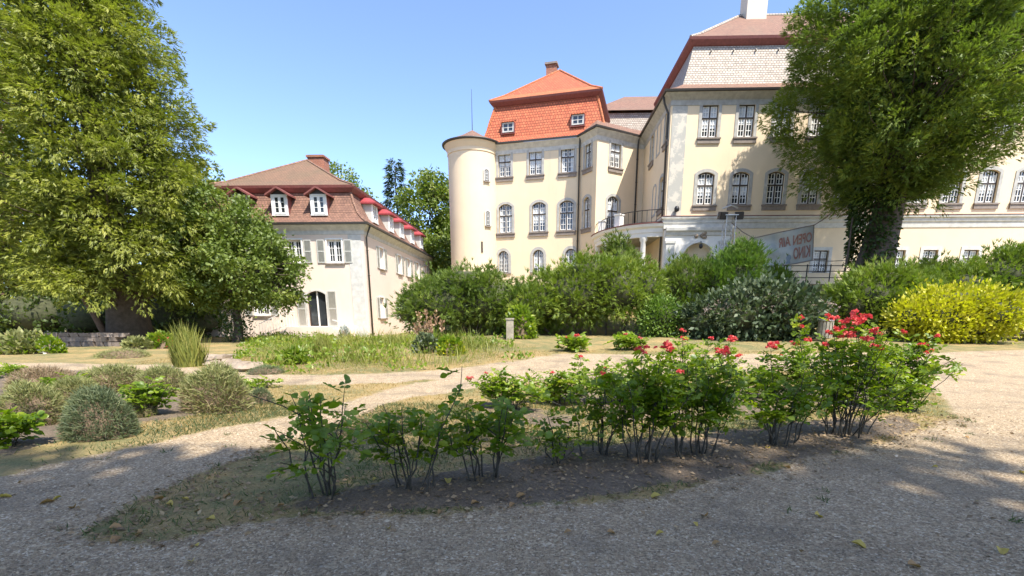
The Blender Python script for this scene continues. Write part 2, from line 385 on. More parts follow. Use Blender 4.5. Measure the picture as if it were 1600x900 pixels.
ys = np.unique(np.round(np.concatenate([np.linspace(-120, -10, 10), np.linspace(-10, 2, 20), np.arange(2, 15, .09), np.arange(15, 40, .2), np.linspace(40, 80, 40), np.linspace(80, 900, 16)]), 3))
GX, GY = np.meshgrid(xs, ys); PP = np.stack([GX.ravel(), GY.ravel()], 1); PZ = hgt(PP[:, 0], PP[:, 1])
near = (PP[:, 1] > 0) & (PP[:, 1] < 40) & (np.abs(PP[:, 0]) < 45)
gz = np.zeros(len(PP)); sz = np.zeros(len(PP)); gz[near], sz[near] = zones(PP[near]); gz[(PP[:, 1] <= 0) & (np.abs(PP[:, 0]) < 45) & (PP[:, 1] > -11)] = 1
def relief(P, g, s_): return np.where((P[:, 1] > 2) & (P[:, 1] < 20), .012 * vnoise(P * 2.3, 8) + .006 * vnoise(P * 9, 9), 0) + .03 * s_ * (1 - g)
def surf(P):
    g, s_ = zones(P); return hgt(P[:, 0], P[:, 1]) + relief(P, g, s_)
PZ = PZ + relief(PP, gz, sz)
def groundmat():
    m, t, b = newmat('garden_ground'); b.inputs['Roughness'].default_value = .95
    ag = N(t, 'ShaderNodeAttribute'); ag.attribute_name = 'gravel'; as_ = N(t, 'ShaderNodeAttribute'); as_.attribute_name = 'soil'
    n1 = noise(t, 3.5, 6, .7); n2 = noise(t, 38, 5, .75); n3 = noise(t, .5, 4, .6); n4 = noise(t, 11, 5, .7)
    vo = N(t, 'ShaderNodeTexVoronoi'); vo.inputs['Scale'].default_value = 62; t.links.new(pos(t), vo.inputs['Vector'])
    sep = N(t, 'ShaderNodeSeparateColor'); t.links.new(vo.outputs['Color'], sep.inputs[0])
    grav = ramp(t, sep.outputs[0], [(0, (.19, .135, .08)), (.45, (.42, .305, .18)), (.85, (.58, .45, .285)), (1, (.76, .65, .48))])
    grav = mixc(t, mth(t, 'MULTIPLY', ramp(t, n1, [(.35, (0, 0, 0)), (.72, (1, 1, 1))]), .55), grav, (.33, .24, .15))
    grav = mixc(t, ramp(t, n4, [(.52, (0, 0, 0)), (.74, (.45, .45, .45))]), grav, (.20, .175, .145))
    grav = mixc(t, ramp(t, noise(t, .9, 5, .65), [(.50, (0, 0, 0)), (.66, (.55, .55, .55))]), grav, (.15, .12, .085))
    dry = ramp(t, n2, [(.25, (.19, .125, .05)), (.5, (.36, .25, .10)), (.75, (.48, .36, .17))])
    green = ramp(t, n2, [(.3, (.07, .085, .03)), (.7, (.19, .20, .07))])
    lawn = mixc(t, ramp(t, mth(t, 'ADD', mth(t, 'MULTIPLY', n3, .6), mth(t, 'MULTIPLY', n1, .4)), [(.43, (0, 0, 0)), (.57, (.85, .85, .85))]), dry, green)
    soil = ramp(t, mth(t, 'ADD', mth(t, 'MULTIPLY', n2, .7), mth(t, 'MULTIPLY', n1, .3)), [(.3, (.06, .046, .034)), (.5, (.15, .112, .075)), (.68, (.30, .225, .145))])
    def msk(a, w_): return ramp(t, mth(t, 'ADD', a, mth(t, 'MULTIPLY', mth(t, 'SUBTRACT', n4, .5), w_)), [(.42, (0, 0, 0)), (.58, (1, 1, 1))])
    c = mixc(t, msk(as_.outputs['Fac'], .9), lawn, soil); c = mixc(t, msk(ag.outputs['Fac'], .9), c, grav)
    t.links.new(c, b.inputs['Base Color'])
    h = mth(t, 'ADD', mth(t, 'MULTIPLY', mth(t, 'SUBTRACT', 1.0, vo.outputs['Distance']), .6), n2)
    bump(t, b, h, .8, .025); return m
GM = groundmat(); nx, ny = len(xs), len(ys)
ii = (np.arange(ny - 1)[:, None] * nx + np.arange(nx - 1)[None]).ravel(); Q = np.stack([ii, ii + 1, ii + nx + 1, ii + nx], 1)
V3 = np.stack([PP[:, 0], PP[:, 1], PZ], 1); fg = gz[Q].mean(1); fs_ = sz[Q].mean(1)
cls = np.where(fg > .5, 1, np.where(fs_ > .5, 2, 0))
for k, nm in enumerate(('lawn', 'gravel_path', 'flower_bed_soil')):
    q = Q[cls == k]; u, inv = np.unique(q, return_inverse=True)
    me = bigmesh(nm, V3[u], inv.reshape(q.shape), GM, smooth=True)
    for an, arr in (('gravel', gz), ('soil', sz)): me.attributes.new(an, 'FLOAT', 'POINT').data.foreach_set('value', arr[u].astype(np.float32))
    tag(link(nm, me), kind='structure')

# ------------------------------------------------------------------ walls with real openings and the windows in them
def opening(w, h, rise=0.0, g=0.0, n=8):
    """outline of an opening, widened by g, from bottom left, anticlockwise"""
    hw = w / 2 + g; pts = [(-hw, -g), (hw, -g)]
    if rise <= 0: return pts + [(hw, h + g), (-hw, h + g)]
    r0 = (w * w / 4 + rise * rise) / (2 * rise); cz = h - rise + (rise - r0); R = r0 + g
    a = math.asin(min(1, hw / R))
    return pts + [(R * math.sin(a - 2 * a * i / n), cz + R * math.cos(a - 2 * a * i / n)) for i in range(n + 1)]
def wall(parent, name, p0, p1, z0, z1, mat, holes=(), depth=.28):
    """p0->p1 seen left to right from outside; holes: (u, z, w, h, rise)"""
    p0 = np.array(p0, float); p1 = np.array(p1, float); L = np.linalg.norm(p1 - p0); d = (p1 - p0) / L; inn = np.array([-d[1], d[0]])
    loops = [[(0, z0), (L, z0), (L, z1), (0, z1)]]
    for u, z, w_, h, r in holes: loops.append([(u + a, z + c) for a, c in opening(w_, h, r)])
    tri = tessellate_polygon([[Vector((a, c, 0)) for a, c in lp] for lp in loops]); flat = [q for lp in loops for q in lp]
    mb = MB(); P = lambda u, z, dd=0: (p0[0] + d[0] * u + inn[0] * dd, p0[1] + d[1] * u + inn[1] * dd, z)
    fs = []
    for a, b_, c in tri:
        A, B, C = flat[a], flat[b_], flat[c]; cr = (B[0] - A[0]) * (C[1] - A[1]) - (B[1] - A[1]) * (C[0] - A[0])
        fs.append((a, b_, c) if cr > 0 else (a, c, b_))
    mb.add([P(*q) for q in flat], fs)
    for lp in loops[1:]:
        n = len(lp); mb.add([P(*q) for q in lp] + [P(*q, depth) for q in lp], [(i, n + i, n + (i + 1) % n, (i + 1) % n) for i in range(n)])
    mb.box(0, 0, 0, 0, 0, 0) if False else None
    return mb.build(name, mat, parent, uv=True)
CACHE = {}
def ring(inner, outer, y0, y1):
    n = len(inner); mb = MB()
    v = [(a, y0, c) for a, c in inner] + [(a, y0, c) for a, c in outer] + [(a, y1, c) for a, c in inner] + [(a, y1, c) for a, c in outer]
    f = []
    for i in range(n):
        j = (i + 1) % n; f += [(i, n + i, n + j, j), (n + i, 3 * n + i, 3 * n + j, n + j), (2 * n + i, i, j, 2 * n + j)]
    return mb.add(v, f)
def clipx(lp, x):
    """height of an opening's outline above x"""
    top = [q for q in lp[2:]]; best = None
    for (a, b_), (c, d_) in zip(top, top[1:]):
        if min(a, c) - 1e-6 <= x <= max(a, c) + 1e-6: best = b_ + (d_ - b_) * ((x - a) / (c - a) if abs(c - a) > 1e-9 else 0)
    return best if best is not None else top[0][1]
def wparts(key, w, h, rise, style):
    k = (key, round(w, 3), round(h, 3), round(rise, 3))
    if k in CACHE: return CACHE[k]
    out = []; inner = opening(w, h, rise)
    sw = {'high': .20, 'mid': .22, 'low': .22, 'arch': .26, 'small': .16, 'house': .10, 'dormer': .1, 'door': .10, 'tower': .12}[style]
    if style not in ('house', 'dormer'):
        outer = opening(w, h, rise, sw); outer = [(a, max(c, -.02)) for a, c in outer]
        if style == 'high':
            hw = w / 2 + sw; outer = [(-hw, -.02), (hw, -.02), (hw + .0, h + sw), (-hw, h + sw)]
        out.append(('surround', ring(inner, outer, -.045, .0).mesh('surround', M['lightgrey'] if style in ('low', 'tower', 'door') else M['grey'])))
    else:
        out.append(('surround', ring(inner, opening(w, h, rise, sw), -.03, 0).mesh('surround', M['whitewood'])))
    if style in ('high', 'mid'):
        mb = MB(); hw = w / 2 + sw + .06
        mb.box(-hw, hw, -.16, 0, -.12, -.021); mb.box(-hw + .04, hw - .04, -.10, 0, -.40, -.121)
        out.append(('sill', mb.mesh('sill', M['sill'])))
    elif style in ('arch', 'house', 'tower'):
        mb = MB(); hw = w / 2 + (sw if style != 'house' else .18); mb.box(-hw, hw, -.12, 0, -.10 if style != 'arch' else -.14, -.022); out.append(('sill', mb.mesh('sill', M['sill'])))
    D = .20
    fr = .07
    out.append(('frame', ring(opening(w, h, rise, -fr), inner, D - .06, D - .005).mesh('frame', M['whitewood'] if style in ('house', 'dormer') else M['darkwood'])))
    glass = MB(); gl = opening(w, h, rise, -fr * .5); glass.add([(a, D, c) for a, c in gl], [tuple(range(len(gl)))]); out.append(('glass', glass.mesh('glass', M['glass'])))
    if style == 'door':
        mb = MB(); mb.box(-.04, .04, D - .09, D - .02, 0, h - .03)
        out.append(('mullion', mb.mesh('mullion', M['whitewood'])))
    else:
        mb = MB(); dk = MB(); iw = w / 2 - fr; b = .012 if style == 'tower' else (.019 if style not in ('house', 'dormer') else .014); ys_ = D - .055; ye = D - .012
        two = style in ('high', 'mid', 'low', 'arch', 'house', 'dormer')
        tz = h * .60 if style in ('high', 'mid') else (h * .62 if style == 'low' else None)
        if two: dk.box(-.045, .045, ys_ - .03, ye, fr, clipx(inner, 0) - fr)
        if tz: dk.box(-iw, -.046, ys_ - .028, ye, tz - .05, tz + .05); dk.box(.046, iw, ys_ - .028, ye, tz - .05, tz + .05)
        rows = {'high': [(fr, tz, 3), (tz and tz + .05, h - fr, 2)], 'mid': [(fr, tz, 3), (tz and tz + .05, h - fr, 2)], 'low': [(fr, tz, 3), (tz and tz + .05, h - fr, 2)]}.get(style, [(fr, h - fr, 5 if style == 'arch' else 3)])
        cols = ((-iw, -.047), (.047, iw)) if two else ((-iw, iw),)
        for c0, c1 in cols:
            for z0, z1, nr in rows:
                nc = 1 if style == 'dormer' else 2
                for i in range(nc + 1):
                    x = c0 + (c1 - c0) * i / nc; bb = b * (1.5 if i in (0, nc) else 1); x = min(max(x, c0 + bb), c1 - bb)
                    zt = min(z1, clipx(inner, x) - fr * .8); mb.box(x - bb, x + bb, ys_, ye, z0, max(z0 + .02, zt))
                for j in range(nr + 1):
                    z = z0 + (z1 - z0) * j / nr; bb = b * (1.5 if j in (0, nr) else 1); z = min(max(z, z0 + bb), z1 - bb)
                    if j == nr and rise > .3: continue
                    mb.box(c0, c1, ys_ + .006, ye - .002, z - bb, z + bb)
        out.append(('glazing_bars', mb.mesh('glazing_bars', M['whitewood'])))
        if two and style not in ('house', 'dormer'): out.append(('mullion', dk.mesh('mullion', M['darkwood'])))
        elif two: out.append(('mullion', dk.mesh('mullion', M['whitewood'])))
    CACHE[k] = out; return out
def window(parent, loc, rz, w, h, rise, style, name='window'):
    e = empty(name, parent, loc, rz)
    for nm, me in wparts(style, w, h, rise, style): link(nm, me, e)
    v = random.random()
    if style in ('high', 'mid', 'low', 'arch') and v < .72:           # curtains drawn or blinds half down, different from window to window
        k = ('cu', style, round(w, 3), int(v * 9))
        if k not in CACHE:
            mb = MB(); q = int(v * 9); n = 9; zt = h - .12 - rise; zb = {0: .1, 1: h * .45, 2: h * .3}.get(q % 3, .1); iw = w / 2 - .09; f0, f1 = ((0, 1) if q % 3 else (0, .42 + .1 * (q % 2)))
            for sx in (-1, 1):
                for i in range(n):
                    xa, xb = (iw * (1 - (f0 + (f1 - f0) * (i + j) / n)) * sx for j in (0, 1)); ya, yb = .196 - .006 * (i % 2), .196 - .006 * ((i + 1) % 2)
                    mb.add([(xa, ya, zb), (xb, yb, zb), (xb, yb, zt), (xa, ya, zt)], [(0, 1, 2, 3)])
            CACHE[k] = mb.mesh('curtain', M['curtain'])
        link('curtain', CACHE[k], e)
    return e
def facade(parent, p0, p1, z0, z1, mat, wins, name='wall'):
    """wins: (u, z, w, h, rise, style)"""
    wall(parent, name, p0, p1, z0, z1, mat, [q[:5] for q in wins])
    p0 = np.array(p0, float); d = np.array(p1, float) - p0; a = math.atan2(d[1], d[0]); d /= np.linalg.norm(d)
    for u, z, w_, h, r, st in wins:
        window(parent, (p0[0] + d[0] * u, p0[1] + d[1] * u, z), a, w_, h, r, st, 'door' if st == 'door' else 'window')
def polyroof(parent, name, quads, mat):
    mb = MB()
    for q in quads: mb.add(q, [tuple(range(len(q)))])
    return mb.build(name, mat, parent, uv=True)
def inset_poly(poly, ins):
    """offset a convex anticlockwise plan polygon inwards by ins (number or one per edge)"""
    n = len(poly); P = [np.array(p, float) for p in poly]; ins = [ins] * n if np.isscalar(ins) else ins; L = []
    for i in range(n):
        e = P[(i + 1) % n] - P[i]; e /= np.linalg.norm(e); nn = np.array([-e[1], e[0]]); L.append((P[i] + nn * ins[i], e))
    out = []
    for i in range(n):
        (a, e), (b, f) = L[i - 1], L[i]; A = np.array([[e[0], -f[0]], [e[1], -f[1]]]); s_ = np.linalg.solve(A, b - a); out.append(tuple(a + e * s_[0]))
    return out
def band(parent, name, poly, rings, mat, edges=None):
    """stacked roof bands: rings = [(inset, z), ...] round a plan polygon"""
    n = len(poly); R = [[(*p, z) for p in inset_poly(poly, i)] for i, z in rings]; qs = []
    for a, b in zip(R, R[1:]):
        for k in range(n):
            if edges is None or k in edges: qs.append([a[k], a[(k + 1) % n], b[(k + 1) % n], b[k]])
    return polyroof(parent, name, qs, mat)
def downpipe(parent, pts, r=.06):
    mb = MB(); mb.tube(pts, r, 8)
    z0, z1 = pts[-1][2], pts[-2][2]
    for k in range(4):
        z = z0 + (z1 - z0) * (k + .5) / 4; p = np.array(pts[-1]) + (np.array(pts[-2]) - np.array(pts[-1])) * ((z - z0) / (z1 - z0)); mb.tube([p - (0, 0, .03), p + (0, 0, .03)], r + .02, 8)
    return mb.build('downpipe', M['pipe'], parent, True)

# ------------------------------------------------------------------ the castle
castle = thing('castle', 'large cream baroque castle with round tower, orange roof and long right wing', 'castle', (9, 40, 3.5))
def cpart(o): return o
class _C:                                                   # parts are given in world coordinates under a parent that stands at the base
    pass
CO = np.array(castle.location)
rootC = castle; castle.location = (0, 0, 0)
XR, YF, YB = 8.93, 38.0, 50.5; XE = 50.0; ZE = 16.35; ZT = 3.3
# long right wing, front wall
wn = []
for k in range(17):
    u = 11.63 - XR + k * 2.50
    if u < XE - XR - 1: wn.append((u, 13.62, 1.12, 2.05, 0, 'high'))
for k in range(17):
    u = 11.68 - XR + k * 2.46
    if u < XE - XR - 1: wn.append((u, 9.24, 1.18, 2.16, .20, 'mid'))
for x in (17.6, 20.4, 25.85, 28.15, 31.0, 33.5, 36.0): wn.append((x - XR, 4.55, 1.05, 1.55, 0, 'low'))
facade(castle, (XR, YF), (XE, YF), ZT - 1, ZE, M['cream'], wn)
# left flank of the right wing
wn = [(YB - 39.0, 13.62, 1.05, 2.05, 0, 'high'), (YB - 43.7, 13.62, 1.05, 2.05, 0, 'high'), (YB - 39.6, 9.3, 1.1, 2.2, .2, 'mid')]
facade(castle, (XR, YB), (XR, YF), ZT - 1, ZE, M['cream'], wn)
wall(castle, 'wall', (XE, YF), (XE, YB), ZT - 1, ZE, M['cream']); wall(castle, 'wall', (XE, YB), (XR, YB), ZT - 1, ZE, M['cream'])
mb = MB()                                                   # blind niches on the flank
for y, z, h, rs in ((41.4, 13.6, 2.05, 0), (41.9, 9.3, 2.1, .2)):
    lp = opening(.95, h, rs); n = len(lp); mb2 = ring(lp, opening(.95, h, rs, .16), -.04, 0)
    o = mb2.build('blind_niche', M['grey'], castle); o.location = (XR, y, z); o.rotation_euler.z = -math.pi / 2
# trims
mb = MB(); mb.sweep([(0, 7.62), (.05, 7.64), (.07, 7.98), (.14, 8.04), (.14, 8.24), (.26, 8.30), (.28, 8.42), (0, 8.47)], [(XR, 46.2), (XR, YF), (XE, YF)]); mb.build('cornice', M['lightgrey'], castle)
mb = MB(); mb.sweep([(0, 8.472), (.30, 8.43), (.31, 8.46), (0, 8.53)], [(XR, 46.2), (XR, YF), (XE, YF)]); mb.build('flashing', M['oxide'], castle)
mb = MB(); mb.sweep([(0, 15.62), (.04, 15.64), (.05, 15.95), (.16, 16.05), (.36, 16.2), (.5, 16.3), (0, 16.33)], [(XR, YB), (XR, YF), (XE, YF)]); mb.build('eaves_moulding', M['grey'], castle)
mb = MB(); mb.box(XR + .10, XR + 1.12, YF - .035, YF, ZT, 15.6); mb.build('corner_pilaster', M['peel'], castle)
mb = MB(); mb.sweep([(.48, 16.32), (.62, 16.32), (.66, 16.44), (.50, 16.44)], [(XR, YB), (XR, YF), (XE, YF)]); mb.build('gutter', M['pipe'], castle)
downpipe(castle, [(XR - .52, YF + .25, 16.3), (XR - .40, YF + .35, 15.9), (XR - .12, YF + .35, 15.3), (XR - .12, YF + .35, 3.4)], .075)
mb = MB(); mb.tube([(XR + .75, YF - .05, 8.75), (XR + .75, YF - .22, 8.8)], .04, 6); mb.lathe([(.02, 8.72), (.16, 8.78), (.19, 8.95), (.12, 9.1), (.02, 9.14)], (XR + .75, YF - .28), 10); mb.build('flood_lamp', M['black'], castle, True)
RP = [(XR, YF), (XE, YF), (XE, YB), (XR, YB)]
band(castle, 'roof_skirt', RP, [(-.62, 16.42), (.25, 16.85), (.92, 17.30)], M['skirttile'])
band(castle, 'roof', RP, [(.921, 17.28), (1.25, 18.3), (1.72, 20.0)], M['paletile'])
mb = MB(); mb.sweep([(-1.75, 19.95), (-1.60, 20.02), (-1.35, 20.26), (-1.30, 20.42), (-1.5, 20.46)], RP[::-1] if False else [(XR, YB), (XR, YF), (XE, YF), (XE, YB)]); mb.build('roof_break_moulding', M['oxide'], castle)
up = inset_poly(RP, 1.36); YM = (YF + YB) / 2; r0 = (XR + 6.3, YM, 24.1); r1 = (XE - 6.3, YM, 24.1)
u0 = [(*p, 20.44) for p in up]; u1 = [(*p, 21.05) for p in inset_poly(RP, 2.3)]
qs = [[u0[k], u0[(k + 1) % 4], u1[(k + 1) % 4], u1[k]] for k in range(4)]
qs += [[u1[0], u1[1], r1, r0], [u1[1], u1[2], r1], [u1[2], u1[3], r0, r1], [u1[3], u1[0], r0]]
polyroof(castle, 'upper_roof', qs, M['skirttile'])
mb = MB(); mb.tube([u1[0], r0], .11, 6); mb.tube([u1[3], r0], .11, 6); mb.tube([r0, r1], .11, 6); mb.tube([u0[0], u1[0]], .1, 6); mb.build('ridge_tiles', M['paletile'], castle, uv=True)
for k in range(12):                                         # little roof hooks below the break
    x = XR + 2.9 + k * 1.55; mb = MB(); mb.obox((x, YF + 1.50, 19.62), .06, .14, .14, rx=-.3); mb.build('roof_vent', M['black'], castle)
mb = MB(); mb.box(15.45, 16.95, 43.4, 44.9, 22.6, 26.6); ch = mb.build('chimney', M['chimney'], castle, uv=True); mb = MB(); mb.box(15.35, 17.05, 43.3, 45.0, 26.1, 26.35); mb.build('chimney_band', M['chimney'], ch)
# portal
px0, px1 = XR - .02, 13.55
wall(castle, 'portal', (px0, YF - .55), (px1, YF - .55), ZT - 1, 7.58, M['white'], [(11.35 - px0, ZT - .9, 2.35, 4.2, 1.12)], depth=1.6)
mb = MB(); mb.box(px0, px0 + .01, YF - .55, YF, ZT - 1, 7.58); mb.box(px1 - .01, px1, YF - .55, YF, ZT - 1, 7.58); mb.box(px0, px1, YF - .545, YF, 7.5, 7.575); mb.build('portal_return', M['white'], castle)
o = ring(opening(2.35, 4.2, 1.12), [(a, max(c, .0)) for a, c in opening(2.35, 4.2, 1.12, .28)], -.09, 0).build('portal_arch', M['white'], castle); o.location = (11.35, YF - .55, ZT - .9)
mb = MB(); mb.sweep([(0, 7.05), (.08, 7.1), (.12, 7.3), (.24, 7.4), (.26, 7.6), (0, 7.66)], [(px0, YF - .55), (px1, YF - .55)]); mb.build('portal_cornice', M['lightgrey'], castle)
for (x0, x1) in ((px0 + .08, px0 + .7), (px1 - .75, px1 - .12)):
    mb = MB(); mb.box(x0, x1, YF - .63, YF - .551, ZT, 6.55); mb.box(x0 - .06, x1 + .06, YF - .68, YF - .551, 6.551, 6.72); mb.build('portal_pilaster', M['lightgrey'], castle)
mb = MB(); mb.box(10.2, 12.5, YF + .9, YF + 1.0, ZT - 1, 7.0); mb.build('portal_back_wall', M['cream'], castle, uv=True)
mb = MB()                                                   # carved crest over the arch
for k in range(9):
    a = random.uniform(0, 6.28); mb.lathe([(.02, 0), (.13, .05), (.11, .16), (.02, .2)], (0, 0), 8)
    b = len(mb.v) - 32
    cx_, cz_ = 11.42 + random.uniform(-.42, .42), 7.05 + random.uniform(-.22, .22)
    for i in range(b, len(mb.v)):
        x, y, z = mb.v[i]; mb.v[i] = (cx_ + x, YF - .58 - z * .8, cz_ + y)
mb.build('carved_crest', M['stone'], castle, True)
mb = MB(); mb.tube([(11.4, YF - .6, 6.62), (11.4, YF - .85, 6.66), (11.4, YF - .9, 6.5)], .025, 6); mb.lathe([(.03, 6.5), (.12, 6.42), (.14, 6.25), (.05, 6.15)], (11.4, YF - .9), 8); mb.build('portal_lamp', M['black'], castle, True)
# left pavilion with the orange roof
P0 = np.array([-4.43, 48.2]); P1 = np.array([3.36, 46.4]); dW = (P1 - P0) / np.linalg.norm(P1 - P0); nW = np.array([dW[1], -dW[0]])   # outward
PB = np.array([4.55, 44.3]); PC = np.array([8.40, 46.8]); PD = np.array([XR, 46.9])
def along(px, py):
    """distance along the pavilion front of a pixel, and its height"""
    d = ray(px, py); n3 = np.array([nW[0], nW[1], 0]); t_ = ((np.array([*P0, 0]) - CAM) @ n3) / (d @ n3); p = CAM + d * t_
    return float((p[:2] - P0) @ dW), float(p[2])
wn = []
for x in (788.5, 836.5, 886.5): u, z = along(x, 270); wn.append((u, 13.72, 1.18, 2.08, 0, 'high'))
for x in (790, 842, 885): u, z = along(x, 340); wn.append((u, 8.92, 1.28, 2.5, .30, 'mid'))
for x in (786.5, 841, 891.5): u, z = along(x, 400); wn.append((u, 5.4 if x > 0 else 0, 1.0, 1.95, .5, 'arch'))
facade(castle, P0, P1, ZT - 1, ZE, M['cream'], wn)
L1 = float(np.linalg.norm(PB - P1)); L2 = float(np.linalg.norm(PC - PB))
facade(castle, P1, PB, ZT - 1, ZE, M['cream'], [(L1 * .46, 13.72, .95, 2.08, 0, 'high'), (L1 * .46, 8.92, .95, 2.5, .25, 'mid')])
facade(castle, PB, PC, ZT - 1, ZE, M['cream'], [(L2 * .44, 13.72, 1.15, 2.08, 0, 'high'), (L2 * .42, 8.55, 1.25, 2.9, .30, 'mid')])
wall(castle, 'wall', PC, PD, ZT - 1, ZE, M['cream'])
path = [tuple(P0), tuple(P1), tuple(PB), tuple(PC), tuple(PD)]
mb = MB(); mb.sweep([(0, 15.55), (.04, 15.57), (.05, 15.9), (.16, 16.0), (.32, 16.2), (.42, 16.3), (0, 16.34)], path); mb.build('eaves_moulding', M['lightgrey'], castle)
mb = MB(); mb.sweep([(.40, 16.32), (.56, 16.32), (.58, 16.44), (.42, 16.44)], path); mb.build('gutter', M['pipe'], castle)
q = P1 + np.array([-.12, -.12]); downpipe(castle, [(q[0], q[1] - .3, 16.3), (q[0], q[1], 15.6), (q[0], q[1], 3.4)], .07)
q = PC + np.array([-.1, -.16]); downpipe(castle, [(q[0], q[1] - .3, 16.3), (q[0], q[1], 15.6), (q[0], q[1], 8.3)], .07)
WL = 10.9; BK = -nW * 11.5; PL = P0 - dW * .85; PR = PL + dW * WL
MP = [tuple(PL), tuple(PR), tuple(PR + BK), tuple(PL + BK)]
wall(castle, 'wall', P0 + BK, P0, ZT - 1, ZE, M['cream']); wall(castle, 'wall', PR, PR + BK, 15.0, ZE, M['cream'])
band(castle, 'mansard_roof', MP, [(-.5, 16.42), (.05, 17.0), (.45, 18.4), (.85, 19.75)], M['orange'])
mb = MB(); mb.sweep([(-.9, 19.7), (-.72, 19.78), (-.45, 20.0), (-.40, 20.14), (-.6, 20.2)], [MP[3], MP[0], MP[1], MP[2]]); mb.build('roof_break_moulding', M['oxide'], castle)
a0 = [(*p, 20.16) for p in inset_poly(MP, .42)]; a1 = [(*p, 20.85) for p in inset_poly(MP, 1.5)]
cen = (PL + PR) / 2 + dW * .4; ap = (*(cen - nW * 5.3), 24.0); ap2 = (*(cen - nW * 6.3), 24.0)
band(castle, 'roof_eave_course', MP, [(.42, 20.16), (1.5, 20.85)], M['orangeold'])
polyroof(castle, 'upper_roof', [[a1[0], a1[1], ap], [a1[1], a1[2], ap2, ap], [a1[2], a1[3], ap2], [a1[3], a1[0], ap, ap2]], M['orange'])
mb = MB(); [mb.tube([p, ap], .10, 6) for p in (a1[0], a1[1])]; [mb.tube([p, q_], .10, 6) for p, q_ in ((a0[0], a1[0]), (a0[1], a1[1]))]
lo = [(*p, z) for (i, z) in ((-.5, 16.44), (.05, 17.02), (.45, 18.42), (.85, 19.77)) for p in inset_poly(MP, i)]
mb.tube([lo[1], lo[5], lo[9], lo[13]], .11, 6); mb.tube([lo[0], lo[4], lo[8], lo[12]], .11, 6); mb.build('ridge_tiles', M['orangeold'], castle, uv=True)
c_ = np.array(ap) + (-.75, 0.4, 0); mb = MB(); mb.obox((c_[0], c_[1], 23.4), .95, .8, 2.5, -.22); ch = mb.build('chimney', M['brick'], castle, uv=True); mb = MB(); mb.obox((c_[0], c_[1], 24.62), 1.2, 1.05, .16, -.22); mb.build('chimney_cap', M['sill'], ch)
for px_, py_ in ((795, 201), (903.5, 189)):                 # two hooded roof windows
    d = ray(px_, py_); best = None
    for y in np.arange(44, 52, .02):
        p = CAM + d * (y / d[1]); ins = -float((p[:2] - P0) @ nW)
        ri = np.interp(p[2], [16.42, 17.0, 18.4, 19.75], [-.5, .05, .45, .85])
        if ins >= ri: best = p; break
    rz = math.atan2(dW[1], dW[0]); dm = empty('roof_window', castle, (best[0] + nW[0] * .28, best[1] + nW[1] * .28, best[2] - .36), rz)
    mb = MB(); mb.box(-.62, .62, 0, 1.2, .78, .86); mb.add([(-.62, -.12, .86), (.62, -.12, .86), (.62, 1.6, 1.5), (-.62, 1.6, 1.5), (-.62, -.12, .79), (.62, -.12, .79)], [(0, 1, 2, 3), (4, 5, 1, 0)]); mb.build('hood', M['orange'], dm, uv=True)
    [MB().box(x_, x_ + .08, .0, 1.1, -.1, .78).build('cheek', M['oxide'], dm) for x_ in (-.62, .54)]; MB().box(-.62, .62, -.03, .2, -.16, -.101).build('sill', M['oxide'], dm)
    lp = opening(.96, .76, 0); mb = MB(); mb.box(-.535, -.40, .03, .1, 0, .775); mb.box(.40, .535, .03, .1, 0, .775); mb.box(-.40, .40, .03, .1, 0, .10); mb.box(-.40, .40, .03, .1, .67, .775); mb.box(-.045, .045, .03, .1, .1, .67); mb.box(-.40, .40, .04, .09, .35, .41); mb.build('frame', M['lightgrey'], dm)
    mb = MB(); mb.box(-.42, .42, .085, .12, .08, .7); mb.build('glass', M['glass'], dm)
# small lean-to roof over the bay
e0 = [(*p, 16.42) for p in (P1 + nW * .55, PB + np.array([-.15, -.62]), PC + np.array([.35, -.5]), PD + np.array([.0, -.5]))]
t0 = [(*(P1 - nW * .2), 16.9), (*(PB + np.array([.15, 2.0])), 17.7), (*(PC + np.array([-.6, 1.0])), 17.5), (*(PD + np.array([0, 1.2])), 17.4)]
polyroof(castle, 'bay_roof', [[e0[i], e0[i + 1], t0[i + 1], t0[i]] for i in range(3)] + [[t0[0], t0[1], t0[2], (*(PR + BK * .3), 18.2)]], M['skirttile'])
# round tower
TC = (-6.35, 48.9); TR = 2.27
mb = MB(); mb.lathe([(TR, ZT - 1), (TR, 15.6), (TR + .06, 15.62), (TR + .06, 15.9), (TR + .2, 16.15), (TR + .32, 16.42)], TC, 144); mb.build('round_tower', M['cream'], castle)
mb = MB(); mb.lathe([(TR + .3, 16.40), (TR + .5, 16.44), (TR + .52, 16.54), (TR + .30, 16.62)], TC, 48); mb.build('gutter', M['pipe'], castle, True)
mb = MB(); mb.lathe([(TR + .42, 16.56), (TR * .5, 17.25), (.08, 17.86), (.0, 17.9)], TC, 40); mb.build('tower_roof', M['skirttile'], castle, uv=True)
mb = MB(); mb.tube([(TC[0], TC[1], 17.8), (TC[0], TC[1], 21.2)], [.035, .015], 6); mb.build('lightning_rod', M['pipe'], castle)
for px_, py_, h in ((760, 283, .95), (762, 353, 1.25)):
    d = ray(px_, py_); y = 46.0
    while math.hypot(*( (CAM + d * (y / d[1]))[:2] - np.array(TC))) > TR and y < 49: y += .02
    p = CAM + d * (y / d[1]); a = math.atan2(p[1] - TC[1], p[0] - TC[0]); R = TR - .12
    window(castle, (TC[0] + R * math.cos(a), TC[1] + R * math.sin(a), p[2]), a + math.pi / 2, .42, h, .12, 'tower')
    for o in castle.children[-1:][0].children:
        if o.name.startswith(('frame', 'glass', 'glazing')): o.location.y = -.335
        if o.name.startswith(('surround', 'sill')): o.location.y = -.15
mb = MB(); a = math.radians(-66); mb.obox((TC[0] + (TR + .0) * math.cos(a), TC[1] + (TR) * math.sin(a), 7.55), .16, .1, .95, a + math.pi / 2); mb.build('tower_slit', M['darkwood'], castle)
